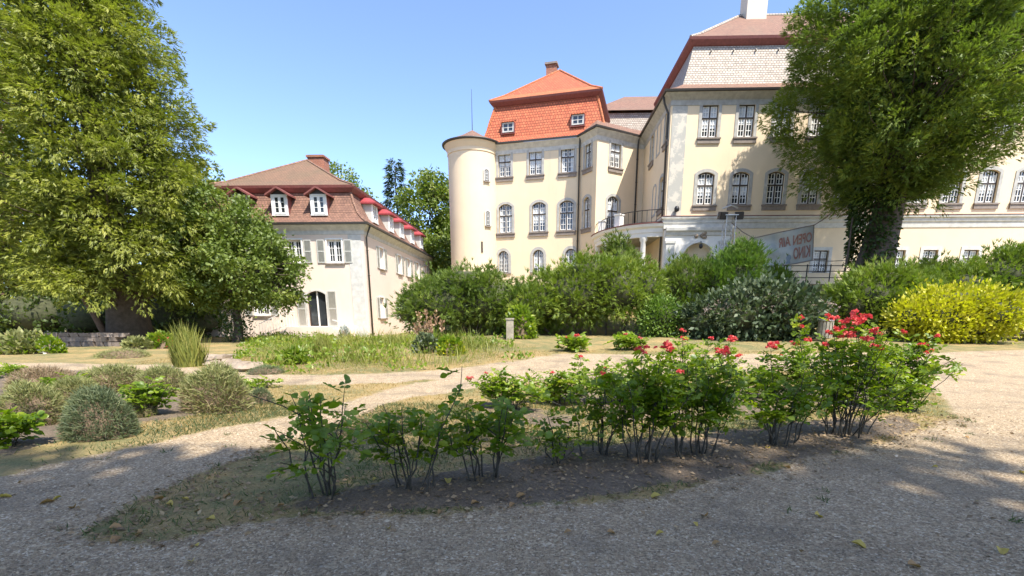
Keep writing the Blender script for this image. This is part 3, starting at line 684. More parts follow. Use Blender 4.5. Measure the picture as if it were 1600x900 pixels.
# rear wing between the two roofs
RW = [(3.0, 52.5), (26, 52.5), (26, 64), (3.0, 64)]
for i in range(4): wall(castle, 'wall', RW[i], RW[(i + 1) % 4], ZT - 1, 16.4, M['cream'])
band(castle, 'rear_roof', RW, [(-.5, 16.42), (.8, 18.0), (1.3, 20.9)], M['paletile'])
band(castle, 'rear_upper_roof', RW, [(.9, 21.0), (3.2, 22.3), (5.7, 24.0)], M['skirttile'])
# curved porch with a railed balcony in the corner
cxp, cyp, rxp, ryp = XR, 44.6, 4.35, 6.35
arc = [(cxp - rxp * math.cos(t_), cyp - ryp * math.sin(t_)) for t_ in np.linspace(.02, math.pi / 2, 18)]
mb = MB(); mb.sweep([(-.3, 7.15), (.0, 7.15), (.02, 7.42), (.07, 7.45), (.08, 7.72), (.24, 7.84), (.30, 8.02), (.10, 8.08), (-.3, 8.08)], arc); mb.build('porch_entablature', M['white'], castle)
mb = MB(); mb.add([(*p, 8.06) for p in arc] + [(XR, cyp, 8.06)], [tuple(range(len(arc) + 1))]); mb.add([(*p, 7.2) for p in arc] + [(XR, cyp, 7.2)], [tuple(range(len(arc) + 1))[::-1]]); mb.build('balcony_floor', M['grey'], castle)
mb = MB(); mb.sweep([(.30, 8.03), (.34, 8.05), (.34, 8.10), (.05, 8.12)], arc); mb.build('flashing', M['oxide'], castle)
bal = empty('balcony_railing', castle)
ar2 = [(cxp - (rxp - .1) * math.cos(t_), cyp - (ryp - .1) * math.sin(t_)) for t_ in np.linspace(.02, math.pi / 2, 40)]
mb = MB(); mb.tube([(*p, 9.02) for p in ar2], .03, 5); mb.tube([(*p, 8.2) for p in ar2], .02, 5); mb.build('handrail', M['black'], bal)
for p in ar2[::2]: mb = MB(); mb.tube([(*p, 8.08), (*p, 9.0)], .016, 5); mb.build('baluster', M['black'], bal)
for t_ in (.30, .78): mb = MB(); mb.obox((cxp - (rxp - .2) * math.cos(t_), cyp - (ryp - .2) * math.sin(t_), 8.52), .5, .5, .9, -t_); mb.obox((cxp - (rxp - .2) * math.cos(t_), cyp - (ryp - .2) * math.sin(t_), 9.01), .6, .6, .1, -t_); mb.build('pedestal', M['white'], castle)
for t_ in (.12, .5, .9, 1.25):
    x, y = cxp - (rxp - .22) * math.cos(t_), cyp - (ryp - .22) * math.sin(t_); mb = MB(); mb.lathe([(.3, 3.2), (.3, 3.5), (.22, 3.6), (.19, 6.8), (.28, 6.95), (.30, 7.14)], (x, y), 16); mb.build('column', M['white'], castle, True)

# ------------------------------------------------------------------ the side house
house = thing('side_house', 'pale pink two storey house with brown mansard roof and grey shutters', 'house')
HX1, HX0, HY0, HY1, HZ = -11.85, -23.87, 34.0, 54.5, 7.35
hw = [(-13.87 - HX0, 4.95, .98, 1.48, 0, 'house'), (-16.6 - HX0, 4.95, .98, 1.48, 0, 'house'), (-19.3 - HX0, 4.95, .98, 1.48, 0, 'house'), (-22.0 - HX0, 4.95, .98, 1.48, 0, 'house'),
      (-15.4 - HX0, .76, 1.3, 2.36, .24, 'door'), (-19.3 - HX0, 1.5, .98, 1.48, 0, 'house')]
facade(house, (HX0, HY0), (HX1, HY0), -.3, HZ, M['pinkish'], hw)
hs = [(37.6, 4.86), (42.3, 4.86), (45.2, 4.86), (48.4, 4.86), (51.6, 4.86), (37.0, 1.3), (41.8, 1.3), (45.2, 1.3), (48.4, 1.3)]
facade(house, (HX1, HY0), (HX1, HY1), -.3, HZ, M['pinkish'], [(y - HY0, z, .98, 1.48, 0, 'house') for y, z in hs])
wall(house, 'wall', (HX1, HY1), (HX0, HY1), -.3, HZ, M['pinkish']); wall(house, 'wall', (HX0, HY1), (HX0, HY0), -.3, HZ, M['pinkish'])
def shutter_mesh(w_, h):
    k = ('sh', w_, h)
    if k not in CACHE:
        mb = MB(); b = .06; mb.box(-w_ / 2, -w_ / 2 + b, -.06, -.01, 0, h); mb.box(w_ / 2 - b, w_ / 2, -.06, -.01, 0, h)
        for z in (0, h * .5 - b / 2, h - b): mb.box(-w_ / 2 + b, w_ / 2 - b, -.06, -.01, z, z + b)
        n = int(h / .07)
        for i in range(n): mb.obox((0, -.035, .05 + (h - .1) * (i + .5) / n), w_ - 2 * b, .012, .07, rx=.6)
        CACHE[k] = mb.mesh('shutter', M['shutter'])
    return CACHE[k]
for u, z, w_, h, r, st in hw:
    for s_ in (-1, 1): o = link('shutter', shutter_mesh(.52 if st != 'door' else .6, h), house); o.location = (HX0 + u + s_ * (w_ / 2 + .16 + .27), HY0 - .005, z)
for y, z in hs:
    for s_ in (-1, 1): o = link('shutter', shutter_mesh(.52, 1.48), house); o.location = (HX1 + .005, y + s_ * (.49 + .16 + .27), z); o.rotation_euler.z = math.pi / 2
HPt = [(HX0, HY1), (HX0, HY0), (HX1, HY0), (HX1, HY1)]
mb = MB(); mb.sweep([(0, 6.75), (.03, 6.77), (.04, 7.0), (.12, 7.08), (.3, 7.25), (.36, 7.33), (0, 7.36)], HPt); mb.build('eaves_moulding', M['lightgrey'], house)
mb = MB(); mb.sweep([(.36, 7.34), (.50, 7.34), (.52, 7.46), (.38, 7.46)], HPt); mb.build('gutter', M['pipe'], house)
mb = MB(); mb.box(HX1 - 1.05, HX1 - .18, HY0 - .03, HY0, 0, 6.74); mb.build('corner_pilaster', M['lightgrey'], house)
downpipe(house, [(HX1 + .40, HY0 + .3, 7.3), (HX1 + .25, HY0 + .3, 7.0), (HX1 + .1, HY0 + .3, 6.6), (HX1 + .1, HY0 + .3, .1)], .055)
HP = [(HX0, HY0), (HX1, HY0), (HX1, HY1), (HX0, HY1)]
band(house, 'mansard_roof', HP, [(-.45, 7.44), (.0, 7.72), (.45, 8.2), (.8, 8.9), (1.02, 9.65)], M['browntile'])
mb = MB(); mb.sweep([(-1.05, 9.55), (-.9, 9.58), (-.7, 9.82), (-.66, 9.98), (-.9, 10.0)], HPt); mb.build('roof_break_moulding', M['oxide'], house)
a1 = [(*p, 9.97) for p in inset_poly(HP, .68)]; a2 = [(*p, 10.55) for p in inset_poly(HP, 2.0)]; xm = (HX0 + HX1) / 2; q0 = (xm, HY0 + 6.0, 13.0); q1 = (xm, HY1 - 6, 13.0)
polyroof(house, 'upper_roof', [[a1[k], a1[(k + 1) % 4], a2[(k + 1) % 4], a2[k]] for k in range(4)] + [[a2[0], a2[1], q0], [a2[1], a2[2], q1, q0], [a2[2], a2[3], q1], [a2[3], a2[0], q0, q1]], M['darktile'])
mb = MB(); [mb.tube(pp, .09, 6) for pp in ([a1[0], a2[0], q0], [a1[1], a2[1], q0], [q0, q1])]
rl = [[(*p, z + .02) for p in inset_poly(HP, i)] for i, z in ((-.45, 7.44), (.0, 7.72), (.45, 8.2), (.8, 8.9), (1.02, 9.65))]
mb.tube([r[1] for r in rl], .08, 6); mb.tube([r[0] for r in rl], .08, 6); mb.build('ridge_tiles', M['skirttile'], house, uv=True)
mb = MB(); mb.box(xm - .15, xm + 1.1, HY0 + 6.4, HY0 + 7.4, 12.3, 13.5); ch = mb.build('chimney', M['brick'], house, uv=True); mb = MB(); mb.box(xm - .23, xm + 1.18, HY0 + 6.32, HY0 + 7.48, 13.32, 13.46); mb.build('chimney_cap', M['brick'], ch, uv=True)
def dormer(loc, rz, metal):
    d = empty('dormer', house, loc, rz); w_, h = .84, 1.16
    for nm, me in wparts('dormer', w_, h, 0, 'dormer'):
        if nm in ('sill', 'surround'): continue
        o = link(nm, me, d); o.location.y = -.10
    mb = MB(); mb.box(-.54, -w_ / 2, 0, .1, -.05, h + .06); mb.box(w_ / 2, .54, 0, .1, -.05, h + .06); mb.box(-w_ / 2, w_ / 2, 0, .1, h, h + .06); mb.box(-.56, .56, -.03, .1, -.10, -.051); mb.build('window_casing', M['whitewood'], d)
    [MB().box(x_, x_ + .075, .101, 1.5, -.1, h + .05).build('cheek', M['shutter'] if metal else M['oxide'], d) for x_ in (-.535, .46)]
    if metal:
        mb = MB(); e = [(-.78, -.3, h + .06), (.78, -.3, h + .06), (.78, 2.2, h + .06), (-.78, 2.2, h + .06)]; f = [(-.25, .3, h + .42), (.25, .3, h + .42), (.25, 2.2, h + .42), (-.25, 2.2, h + .42)]; g = [(x, y, z - .12) for x, y, z in e]
        mb.add(e + f + g, [(0, 1, 5, 4), (1, 2, 6, 5), (3, 0, 4, 7), (4, 5, 6, 7), (8, 9, 1, 0), (9, 10, 2, 1), (11, 8, 0, 3), (11, 10, 9, 8)]); mb.build('dormer_roof', M['redmetal'], d)
    else:
        mb = MB()
        for s_ in (-1, 1):
            t1 = [(s_ * .80, -.28, h + .03), (0, -.28, h + .50), (0, 2.0, h + .50), (s_ * .80, 2.0, h + .03)]; t2 = [(x, y, z - .11) for x, y, z in t1]
            mb.add(t1 + t2, [(0, 1, 2, 3), (4, 7, 6, 5), (0, 4, 5, 1), (3, 7, 4, 0)])
        mb.build('dormer_roof', M['oxide'], d)
        mb = MB(); mb.add([(-.55, .02, h + .06), (.55, .02, h + .06), (0, .02, h + .42)], [(0, 1, 2)]); mb.build('gable', M['darkwood'], d)
for x in (-14.75, -17.38, -20.0): dormer((x, HY0 + .12, 8.07), 0, False)
for y in (37.2, 41.1, 44.2, 47.7, 51.3): dormer((HX1 - .12, y, 8.07), math.pi / 2, True)
mb = MB(); mb.box(-17.1, -13.9, HY0 - 1.3, HY0, -.2, .74)
for k in range(5): mb.box(-17.1 - .32 * (k + 1), -17.1 - .32 * k, HY0 - 1.3, HY0, -.2, .74 - .15 * (k + 1)); mb.box(-13.9 + .32 * k, -13.9 + .32 * (k + 1), HY0 - 1.3, HY0, -.2, .74 - .15 * (k + 1))
mb.build('door_steps', M['pinkish'], house, uv=True)
rl_ = empty('stair_railing', house); mb = MB(); yy = HY0 - 1.25
mb.tube([(-18.9, yy, .95), (-17.1, yy, 1.72), (-16.4, yy, 1.72)], .025, 6); mb.tube([(-18.9, yy, .15), (-17.1, yy, .85), (-16.4, yy, .85)], .02, 6); mb.build('handrail', M['whitewood'], rl_); mb = MB(); mb.tube([(-13.9, yy, 1.2), (-12.2, yy, .75)], .025, 6); mb.build('handrail', M['whitewood'], rl_)
for k in range(14):
    x = -18.9 + k * .19; zt = np.interp(x, [-18.9, -17.1, -16.4], [.95, 1.72, 1.72]); zb = np.interp(x, [-18.9, -17.1, -16.4], [-.05, .75, .75]); mb = MB(); mb.tube([(x, yy, zb), (x, yy, zt)], .012, 5); mb.build('baluster', M['whitewood'], rl_)

# ------------------------------------------------------------------ leaf templates (triangles): x side, y along, z face
def tris(*t_): 
    v = np.array([p for q in t_ for p in q], float); return v, np.arange(len(v)).reshape(-1, 3)
def spray_tpl(n=5, droop=.12, wid=.085):
    t_ = []
    for i in range(n):
        y = .06 + .78 * i / n; L = .46 * (1 - .55 * i / n)
        for s_ in (-1, 1):
            t_.append(((0, y, -droop * y), (s_ * .02, y + wid * 1.6, -droop * y), (s_ * L * .72, y + L * .78, -droop * (y + L) - .06 * L)))
    t_.append(((-.035, 0, 0), (.035, 0, 0), (0, 1, -droop * 1.4)))
    return tris(*t_)
def fan_tpl(seed, k=5, droop=.16):
    r = np.random.default_rng(seed); t_ = []
    for i in range(k):
        a = (-.72 + 1.44 * (i + .5) / k) + r.normal() * .12; y = .55 * r.random() * (1 - abs(a) * .5); L = (.38 + .25 * r.random()) * (1 - .25 * abs(a)); w_ = .055 + .025 * r.random()
        c, s_ = math.cos(a), math.sin(a); z = -droop * (y + L) + r.normal() * .07
        t_.append(((-w_ * c, y + w_ * s_, -droop * y), (w_ * c, y - w_ * s_, -droop * y + .02), (s_ * L, y + c * L, z)))
    return tris(*t_)
SPRAY = [fan_tpl(s) for s in range(4)]
LEAF = (np.array([(0, 0, 0), (.30, .45, .07), (0, 1, -.05), (-.30, .45, .07)], float), np.array([(0, 1, 2), (0, 2, 3)]))
TUFT = tris(*[((-.10, .05 * i, 0), (.10, .05 * i, 0), (.42 * math.sin(a), .55 + .45 * math.cos(a), .42 * math.cos(a * 2.1) * .6)) for i, a in enumerate((-1.1, -.4, .4, 1.1))])
def blade_tpl(bend=.35, wd=.03):
    v = np.array([(-wd, 0, 0), (wd, 0, 0), (-wd * .8, .5, bend * .22), (wd * .8, .5, bend * .22), (0, 1, bend)], float); return v, np.array([(0, 1, 3), (0, 3, 2), (2, 3, 4)])
BLADE = blade_tpl()
PETAL = (np.array([(0, 0, 0), (.42, .5, .16), (.25, 1, .05), (-.25, 1, .05), (-.42, .5, .16)], float), np.array([(0, 1, 2), (0, 2, 3), (0, 3, 4)]))
def rdir(r, n, up=0.0):
    d = nrm(r.normal(size=(n, 3))); d[:, 2] += up; return nrm(d)
def scat(tpl, P, Fm, size, rnd, r):
    if isinstance(tpl, tuple): return [scatter(tpl, P, Fm, size, rnd)]
    k = r.integers(len(tpl), size=len(P)); return [scatter(tp, P[k == i], Fm[k == i], size[k == i], rnd[k == i]) for i, tp in enumerate(tpl)]
def foliage(name, parts, mat, parent): V, F, R = merge(parts); return link(name, bigmesh(name, V, F, mat, R), parent)

def trunk(parent, h, r0, r1, mat, lean=(0, 0), n=9, flare=1.5, wob=.12, seed=0):
    r = np.random.default_rng(seed); k = 9; pts = []; rad = []
    for i in range(k):
        f = i / (k - 1); pts.append((lean[0] * f + wob * r.normal() * (f > 0), lean[1] * f + wob * r.normal() * (f > 0), -.25 + (h + .25) * f)); rad.append((r0 + (r1 - r0) * f) * (1 + (flare - 1) * max(0, 1 - f * 7)))
    mb = MB(); mb.tube(pts, rad, n); return mb.build('trunk', mat, parent, True), pts

def conifer(root, h, prof, zlow, nb, per, mat, seed, tpl=SPRAY, size=.6, droop=.55, tr=(.5, .1), barkm='bark', lean=(0, 0), fill=.5, squash=1.0, trunkh=.96, upw=-.15):
    """whorls of drooping limbs; prof(f) gives the crown radius at height fraction f"""
    r = np.random.default_rng(seed); trunk(root, h * trunkh, tr[0], tr[1], M[barkm], lean, seed=seed)
    f = (np.arange(nb) + r.random(nb)) / nb; z0 = zlow + (h - zlow) * f; az = np.cumsum(np.full(nb, 2.39996)) + r.normal(0, .25, nb)
    rr = np.array([prof(x) for x in f]); ln = rr * (.84 + .30 * vnoise(np.stack([np.cos(az) * 3.0, np.sin(az) * 3.0, z0 * .75], 1), seed) + .09 * r.normal(size=nb)); ln = np.maximum(ln, .25)
    P = []; D = []; RR = []; mb = MB()
    for i in range(nb):
        m = max(6, int(per * (ln[i] / max(rr.max(), .1)) ** .9)); s_ = fill + (1.02 - fill) * r.random(m) ** .75
        dx, dy = math.cos(az[i]), math.sin(az[i]) * squash; base = np.array([lean[0] * z0[i] / h, lean[1] * z0[i] / h, z0[i]])
        rise = ln[i] * (.28 * (1 - f[i]) + .55 * f[i])
        curve = lambda s: np.stack([dx * ln[i] * s, dy * ln[i] * s, rise * s - droop * ln[i] * s ** 2.2], -1) + base
        c = curve(s_); wdt = .16 * ln[i] * (1.15 - s_) + .16
        lat = r.normal(size=m) * wdt; c[:, 0] += -dy * lat; c[:, 1] += dx * lat; c[:, 2] += r.normal(size=m) * wdt * .75
        tg = curve(np.minimum(s_ + .05, 1.1)) - curve(s_); tg = nrm(tg); sgn = np.sign(lat)[:, None]
        d = tg * .8 + np.stack([-dy * np.ones(m), dx * np.ones(m), np.zeros(m)], 1) * sgn * .55 + r.normal(size=(m, 3)) * .32; d[:, 2] += upw
        P.append(c); D.append(d); RR.append(np.clip(.25 + .3 * r.random() + .45 * r.random(m), 0, 1))
        q = [curve(np.array(s)) for s in (0, .3, .6, .85)]; mb.tube(q, [.02 + .012 * ln[i], .018 + .008 * ln[i], .02, .008], 4, False)
    mb.build('branches', M[barkm], root)
    P = np.concatenate(P); D = np.concatenate(D); n = len(P)
    foliage('crown', scat(tpl, P, frames(D, r.normal(0, .6, n)), size * (.6 + .8 * r.random(n)), np.concatenate(RR), r), mat, root)

def plume_tree(root, h, prof, zlow, npl, per, mat, seed, L=1.25, size=.30, aup=.25, droop=.35, tr=(.8, .12), lean=(0, 0), barkm='bark', rough=.10, nlobe=60, lr=1.5):
    """crown of many separate plumes: each an elongated tuft of fine sprays at the end of a limb"""
    r = np.random.default_rng(seed); trunk(root, h * .95, tr[0], tr[1], M[barkm], lean, seed=seed)
    fz = np.linspace(0, 1, 200); wt = np.array([prof(x) for x in fz]) + .4; f = np.interp((np.arange(npl) + r.random(npl)) / npl, np.cumsum(wt) / wt.sum(), fz)
    az = r.uniform(0, 6.2832, npl); az[:] = (np.arange(npl) * 2.39996 + r.normal(0, .9, npl)); z = zlow + (h - zlow) * f; R = np.array([prof(x) for x in f])
    lay = np.where(r.random(npl) < .30, .45 + .3 * r.random(npl), 1.0)
    # the crown swells into separate lobes with hollows between them
    lf = np.interp((np.arange(nlobe) + r.random(nlobe)) / nlobe, np.cumsum(wt) / wt.sum(), fz); la = np.arange(nlobe) * 2.39996 + r.normal(0, .5, nlobe); lR = np.array([prof(x) for x in lf]); lc = np.stack([np.cos(la) * lR, np.sin(la) * lR, zlow + (h - zlow) * lf], 1); lamp = .65 + .7 * r.random(nlobe)
    sp = np.stack([np.cos(az) * R, np.sin(az) * R, z], 1); d2 = ((sp[:, None] - lc[None]) ** 2 * (1, 1, .55)).sum(2); bulge = (lamp * np.exp(-d2 / (2 * lr * lr))).max(1)
    R = R * lay * np.clip(.78 + .31 * bulge + rough * vnoise(np.stack([np.cos(az) * 3.2, np.sin(az) * 3.2, z * .8], 1), seed) * .5 + .03 * r.normal(size=npl), .62, 1.16)
    Lp = L * (.65 + .7 * r.random(npl)) * np.clip(.55 + .6 * (1 - f), .5, 1.1); out = np.stack([np.cos(az), np.sin(az), np.zeros(npl)], 1)
    ax = out + r.normal(size=(npl, 3)) * .28; ax[:, 2] += aup + .5 * f; ax = nrm(ax)
    cen = np.stack([lean[0] * z / h, lean[1] * z / h, z], 1); B = cen + out * np.maximum(R - Lp * .75, .05)[:, None]
    mb = MB()
    for i in range(0, npl, 6):
        s0 = cen[i] - (0, 0, .28 * R[i]); mb.tube([s0, (s0 + B[i]) / 2 + (0, 0, .05 * R[i]), B[i], B[i] + ax[i] * Lp[i] * .7], [.025 + .010 * R[i], .02 + .006 * R[i], .022, .006], 4, False)
    mb.build('branches', M[barkm], root)
    t_ = r.random((npl, per)) ** .8; F3 = frames(ax); wd = Lp[:, None] * .42 * np.sin(np.pi * (.14 + .82 * t_)) ** .8; th = r.uniform(0, 6.28, (npl, per)); q = np.sqrt(r.random((npl, per)))
    lat = (np.cos(th)[..., None] * F3[:, None, :, 0] + np.sin(th)[..., None] * .75 * F3[:, None, :, 2]); P = B[:, None] + ax[:, None] * (Lp[:, None] * t_)[..., None] + lat * (wd * q)[..., None]; P[..., 2] -= droop * (Lp[:, None] * t_ ** 2) * .5
    D = ax[:, None] * .9 + lat * .75 + r.normal(size=P.shape) * .22; D[..., 2] -= droop * t_ * .8
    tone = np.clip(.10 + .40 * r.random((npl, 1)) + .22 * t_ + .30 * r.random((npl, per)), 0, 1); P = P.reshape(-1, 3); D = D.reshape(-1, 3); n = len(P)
    # inner foliage closing the gaps between plumes, toned darker as painted inner shade
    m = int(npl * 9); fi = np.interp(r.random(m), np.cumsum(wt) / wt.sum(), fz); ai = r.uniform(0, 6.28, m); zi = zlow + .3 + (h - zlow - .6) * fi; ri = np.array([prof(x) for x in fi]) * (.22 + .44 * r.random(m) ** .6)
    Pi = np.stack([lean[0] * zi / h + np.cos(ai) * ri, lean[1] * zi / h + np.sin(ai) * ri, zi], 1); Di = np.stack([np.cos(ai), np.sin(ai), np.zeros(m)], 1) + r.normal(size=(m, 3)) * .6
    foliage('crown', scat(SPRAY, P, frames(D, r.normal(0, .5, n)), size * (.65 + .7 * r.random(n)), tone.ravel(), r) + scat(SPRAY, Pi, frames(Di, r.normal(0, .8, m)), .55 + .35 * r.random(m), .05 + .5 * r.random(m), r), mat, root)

def broadleaf(root, h, lobes, mat, seed, n_clump, per, leaf=.3, tr=(.4, .15), crown_r=.9, barkm='bark', tpl=LEAF, trunkh=None):
    """trunk, limbs reaching into lobes (x, y, z, rx, ry, rz), leaves in many small clumps"""
    r = np.random.default_rng(seed); th = trunkh or min(l[2] for l in lobes); _, tp = trunk(root, th, tr[0], tr[1], M[barkm], (lobes[0][0] * .3, lobes[0][1] * .3), seed=seed)
    top = np.array(tp[-1]); mb = MB(); C = []
    vol = np.array([l[3] * l[4] * l[5] for l in lobes]) ** .67; cnt = np.maximum(3, (n_clump * vol / vol.sum()).astype(int))
    for l, k in zip(lobes, cnt):
        c0 = np.array(l[:3]); R = np.array(l[3:]); d = rdir(r, k); s_ = .45 + .55 * r.random(k) ** .5
        pts = c0 + d * R * (s_ * (1 + .14 * vnoise(d * 4, seed)))[:, None]; C.append(pts)
        mid = (top + c0) / 2 + r.normal(size=3) * .2; mb.tube([top - (0, 0, .3 * th * .3), mid, c0], [tr[1], tr[1] * .6, tr[1] * .35], 6, False)
        for p in pts[::max(1, k // 14)]: mb.tube([c0, (c0 + p) / 2 + r.normal(size=3) * .1, p], [tr[1] * .33, tr[1] * .2, .02], 4, False)
    mb.build('branches', M[barkm], root); C = np.concatenate(C); nC = len(C)
    P = np.repeat(C, per, 0); sc = np.repeat(crown_r * (.55 + .7 * r.random(nC)), per); off = r.normal(size=(nC * per, 3)) * sc[:, None] * .42; off[:, 2] *= .75; P = P + off
    tone = np.repeat(.15 + .45 * r.random(nC), per); n = len(P); D = nrm(off) + r.normal(size=(n, 3)) * .8; D[:, 2] -= .15
    foliage('crown', [scatter(tpl, P, frames(D, r.uniform(0, 6.28, n)), leaf * (.65 + .7 * r.random(n)), np.clip(tone + .4 * r.random(n), 0, 1))], mat, root)

def bush(root, lobes, mat, seed, n, tpl=TUFT, size=.3, depth=.35, up=.35, out=1.0, rough=.14, core=.70, rand=.55, freq=2.5, zmin=-.1, corem='bark', name='foliage', clump=.42):
    """a shrub: sprays on the lumpy surface of several lobes (x, y, z, rx, ry, rz), local coordinates"""
    r = np.random.default_rng(seed); area = np.array([(l[3] * l[4] + l[3] * l[5] + l[4] * l[5]) for l in lobes]); P = []; D = []
    per = 26; K = int(n * .86) // per
    for l, k in zip(lobes, np.maximum(4, (K * area / area.sum()).astype(int))):
        c0 = np.array(l[:3]); R = np.array(l[3:]) * .93; d = rdir(r, k); s_ = 1 - depth * r.random(k) ** 1.6
        lump = 1 + rough * vnoise(d * freq * 1.6 + c0 * .7, seed) + rough * .5 * r.normal(size=k)
        P.append(c0 + d * R * (s_ * lump)[:, None]); D.append(nrm(d / R))
    P = np.concatenate(P); D = np.concatenate(D); keep = np.ones(len(P), bool)
    for l in lobes: keep &= (((P - np.array(l[:3])) / np.array(l[3:])) ** 2).sum(1) > .40
    P = P[keep]; D = D[keep]; ct = np.clip(.12 + .5 * r.random(len(P)) + .12 * vnoise(P * 1.7, seed + 5), 0, 1); cs = clump * (.6 + .8 * r.random(len(P)))
    off = r.normal(size=(len(P), per, 3)) * cs[:, None, None] * .5; P = (P[:, None] + off).reshape(-1, 3); D = np.repeat(D, per, 0); ct = np.repeat(ct, per); off = nrm(off.reshape(-1, 3))
    k_ = P[:, 2] > zmin; P = P[k_]; D = D[k_]; ct = ct[k_]; off = off[k_]; m = len(P)
    A = D * out + off * .7 + r.normal(size=(m, 3)) * rand; A[:, 2] += up
    tone = np.clip(ct + .38 * r.random(m), 0, 1)
    foliage(name, scat(tpl, P, frames(A, r.uniform(0, 6.28, m)), size * (.6 + .8 * r.random(m)), tone, r), mat, root)
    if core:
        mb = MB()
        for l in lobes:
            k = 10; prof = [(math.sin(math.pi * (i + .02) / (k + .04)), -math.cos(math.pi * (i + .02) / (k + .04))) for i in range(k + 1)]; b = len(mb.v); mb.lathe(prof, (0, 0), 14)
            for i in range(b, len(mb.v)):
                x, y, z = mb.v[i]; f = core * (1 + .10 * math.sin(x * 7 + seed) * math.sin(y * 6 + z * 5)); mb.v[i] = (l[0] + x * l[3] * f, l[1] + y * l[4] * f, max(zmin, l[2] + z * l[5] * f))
        mb.build('dark_core', M['greencore'], root, True)  # solid core added against light leaks, coloured dark like inner shade
    mb = MB()
    for k in range(7):
        l = lobes[k % len(lobes)]; a = r.uniform(0, 6.28); mb.tube([(l[0] * .6 + .12 * math.cos(a), l[1] * .6 + .12 * math.sin(a), -.15), (l[0] + .4 * l[3] * math.cos(a), l[1] + .4 * l[4] * math.sin(a), l[2] + l[5] * .2)], [.06, .02], 5)
    mb.build('stems', M[corem], root)

# ------------------------------------------------------------------ big trees
G0 = lambda x, y: float(hgt(x, y))
def place(name, label, cat, x, y, group=None, dz=0.0): return thing(name, label, cat, (x, y, G0(x, y) + dz), 0, group)
LATE = []
t = place('thuja_tree', 'huge yellow-green thuja tree towering over the low garden wall', 'tree', -23.2, 27.2)
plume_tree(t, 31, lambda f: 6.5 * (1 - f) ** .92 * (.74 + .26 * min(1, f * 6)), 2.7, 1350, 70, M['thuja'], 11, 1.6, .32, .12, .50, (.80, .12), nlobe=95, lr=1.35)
mb = MB(); mb.tube([(-1.0, -.3, 0), (-1.5, -.4, 1.6), (-2.2, -.5, 3.4), (-2.5, -.3, 5.5)], [.20, .17, .15, .1], 8); mb.build('leaning_stem', M['brownbark'], t, True)
for i, (px_, Y, lb, lobes) in enumerate([(272, 33, 'dark understory shrub between thuja trunk and house corner', [(268, 488, 60, 44, 2.0), (225, 495, 40, 34, 1.6), (312, 500, 34, 30, 1.4)]), (60, 33, 'dark understory shrub beyond the garden wall', [(50, 485, 70, 46, 2.0), (130, 492, 50, 40, 1.8), (-20, 480, 60, 50, 2.0)])]):
    LATE.append((px_, Y, lb, lobes, 140 + i))
t = place('conifer_tree', 'big dark green conifer with ivy covered trunk in front of the castle', 'tree', 18.8, 30.2)
def rprof(f): return float(np.interp(f, [0, .12, .35, .65, .88, 1], [2.6, 4.7, 6.2, 6.4, 4.9, .8]))
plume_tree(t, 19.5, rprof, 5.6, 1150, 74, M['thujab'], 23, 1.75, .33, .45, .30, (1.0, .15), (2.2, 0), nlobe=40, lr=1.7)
r = np.random.default_rng(5); n = 9000; zz = r.random(n) ** 1.1 * 6.6 - .1; aa = r.uniform(0, 6.28, n); rad = 1.02 + .12 * r.normal(size=n) + .16 * vnoise(np.stack([np.cos(aa) * 2, np.sin(aa) * 2, zz], 1), 2) + .5 * np.maximum(0, .5 - zz)
keep = (vnoise(np.stack([np.cos(aa) * 1.5, np.sin(aa) * 1.5, zz * .6], 1), 9) > -.62); P = np.stack([rad * np.cos(aa), rad * np.sin(aa), zz], 1)[keep]; D = np.stack([np.cos(aa), np.sin(aa), -.7 * np.ones(n)], 1)[keep] + r.normal(size=(keep.sum(), 3)) * .4
foliage('ivy', [scatter(LEAF, P, frames(D, r.uniform(0, 6.28, len(P))), .22 * (.6 + .7 * r.random(len(P))), r.random(len(P)))], M['ivy'], t)
t = place('round_tree', 'small round dense evergreen tree in front of the pink house', 'tree', -17.5, 28.0)
broadleaf(t, 8.6, [(0, 0, 4.7, 3.1, 3.0, 2.9), (1.9, -.3, 3.9, 2.4, 2.2, 2.0), (-2.0, .2, 4.6, 2.5, 2.3, 2.3), (.1, 0, 6.8, 2.0, 2.0, 1.7), (2.6, .1, 2.9, 1.3, 1.3, 1.1), (-2.5, 0, 3.0, 1.6, 1.6, 1.2)], M['round'], 31, 430, 85, .19, (.28, .16), .60, trunkh=3.4)
r = np.random.default_rng(6); n = 900; zz = r.random(n) * 2.2; aa = r.uniform(0, 6.28, n); P = np.stack([.5 * np.cos(aa) + .2 * r.normal(size=n), .5 * np.sin(aa) + .2 * r.normal(size=n), zz], 1)
foliage('ivy', [scatter(LEAF, P, frames(rdir(r, n), r.uniform(0, 6.28, n)), .16 * (.6 + .7 * r.random(n)), r.random(n))], M['ivy'], t)
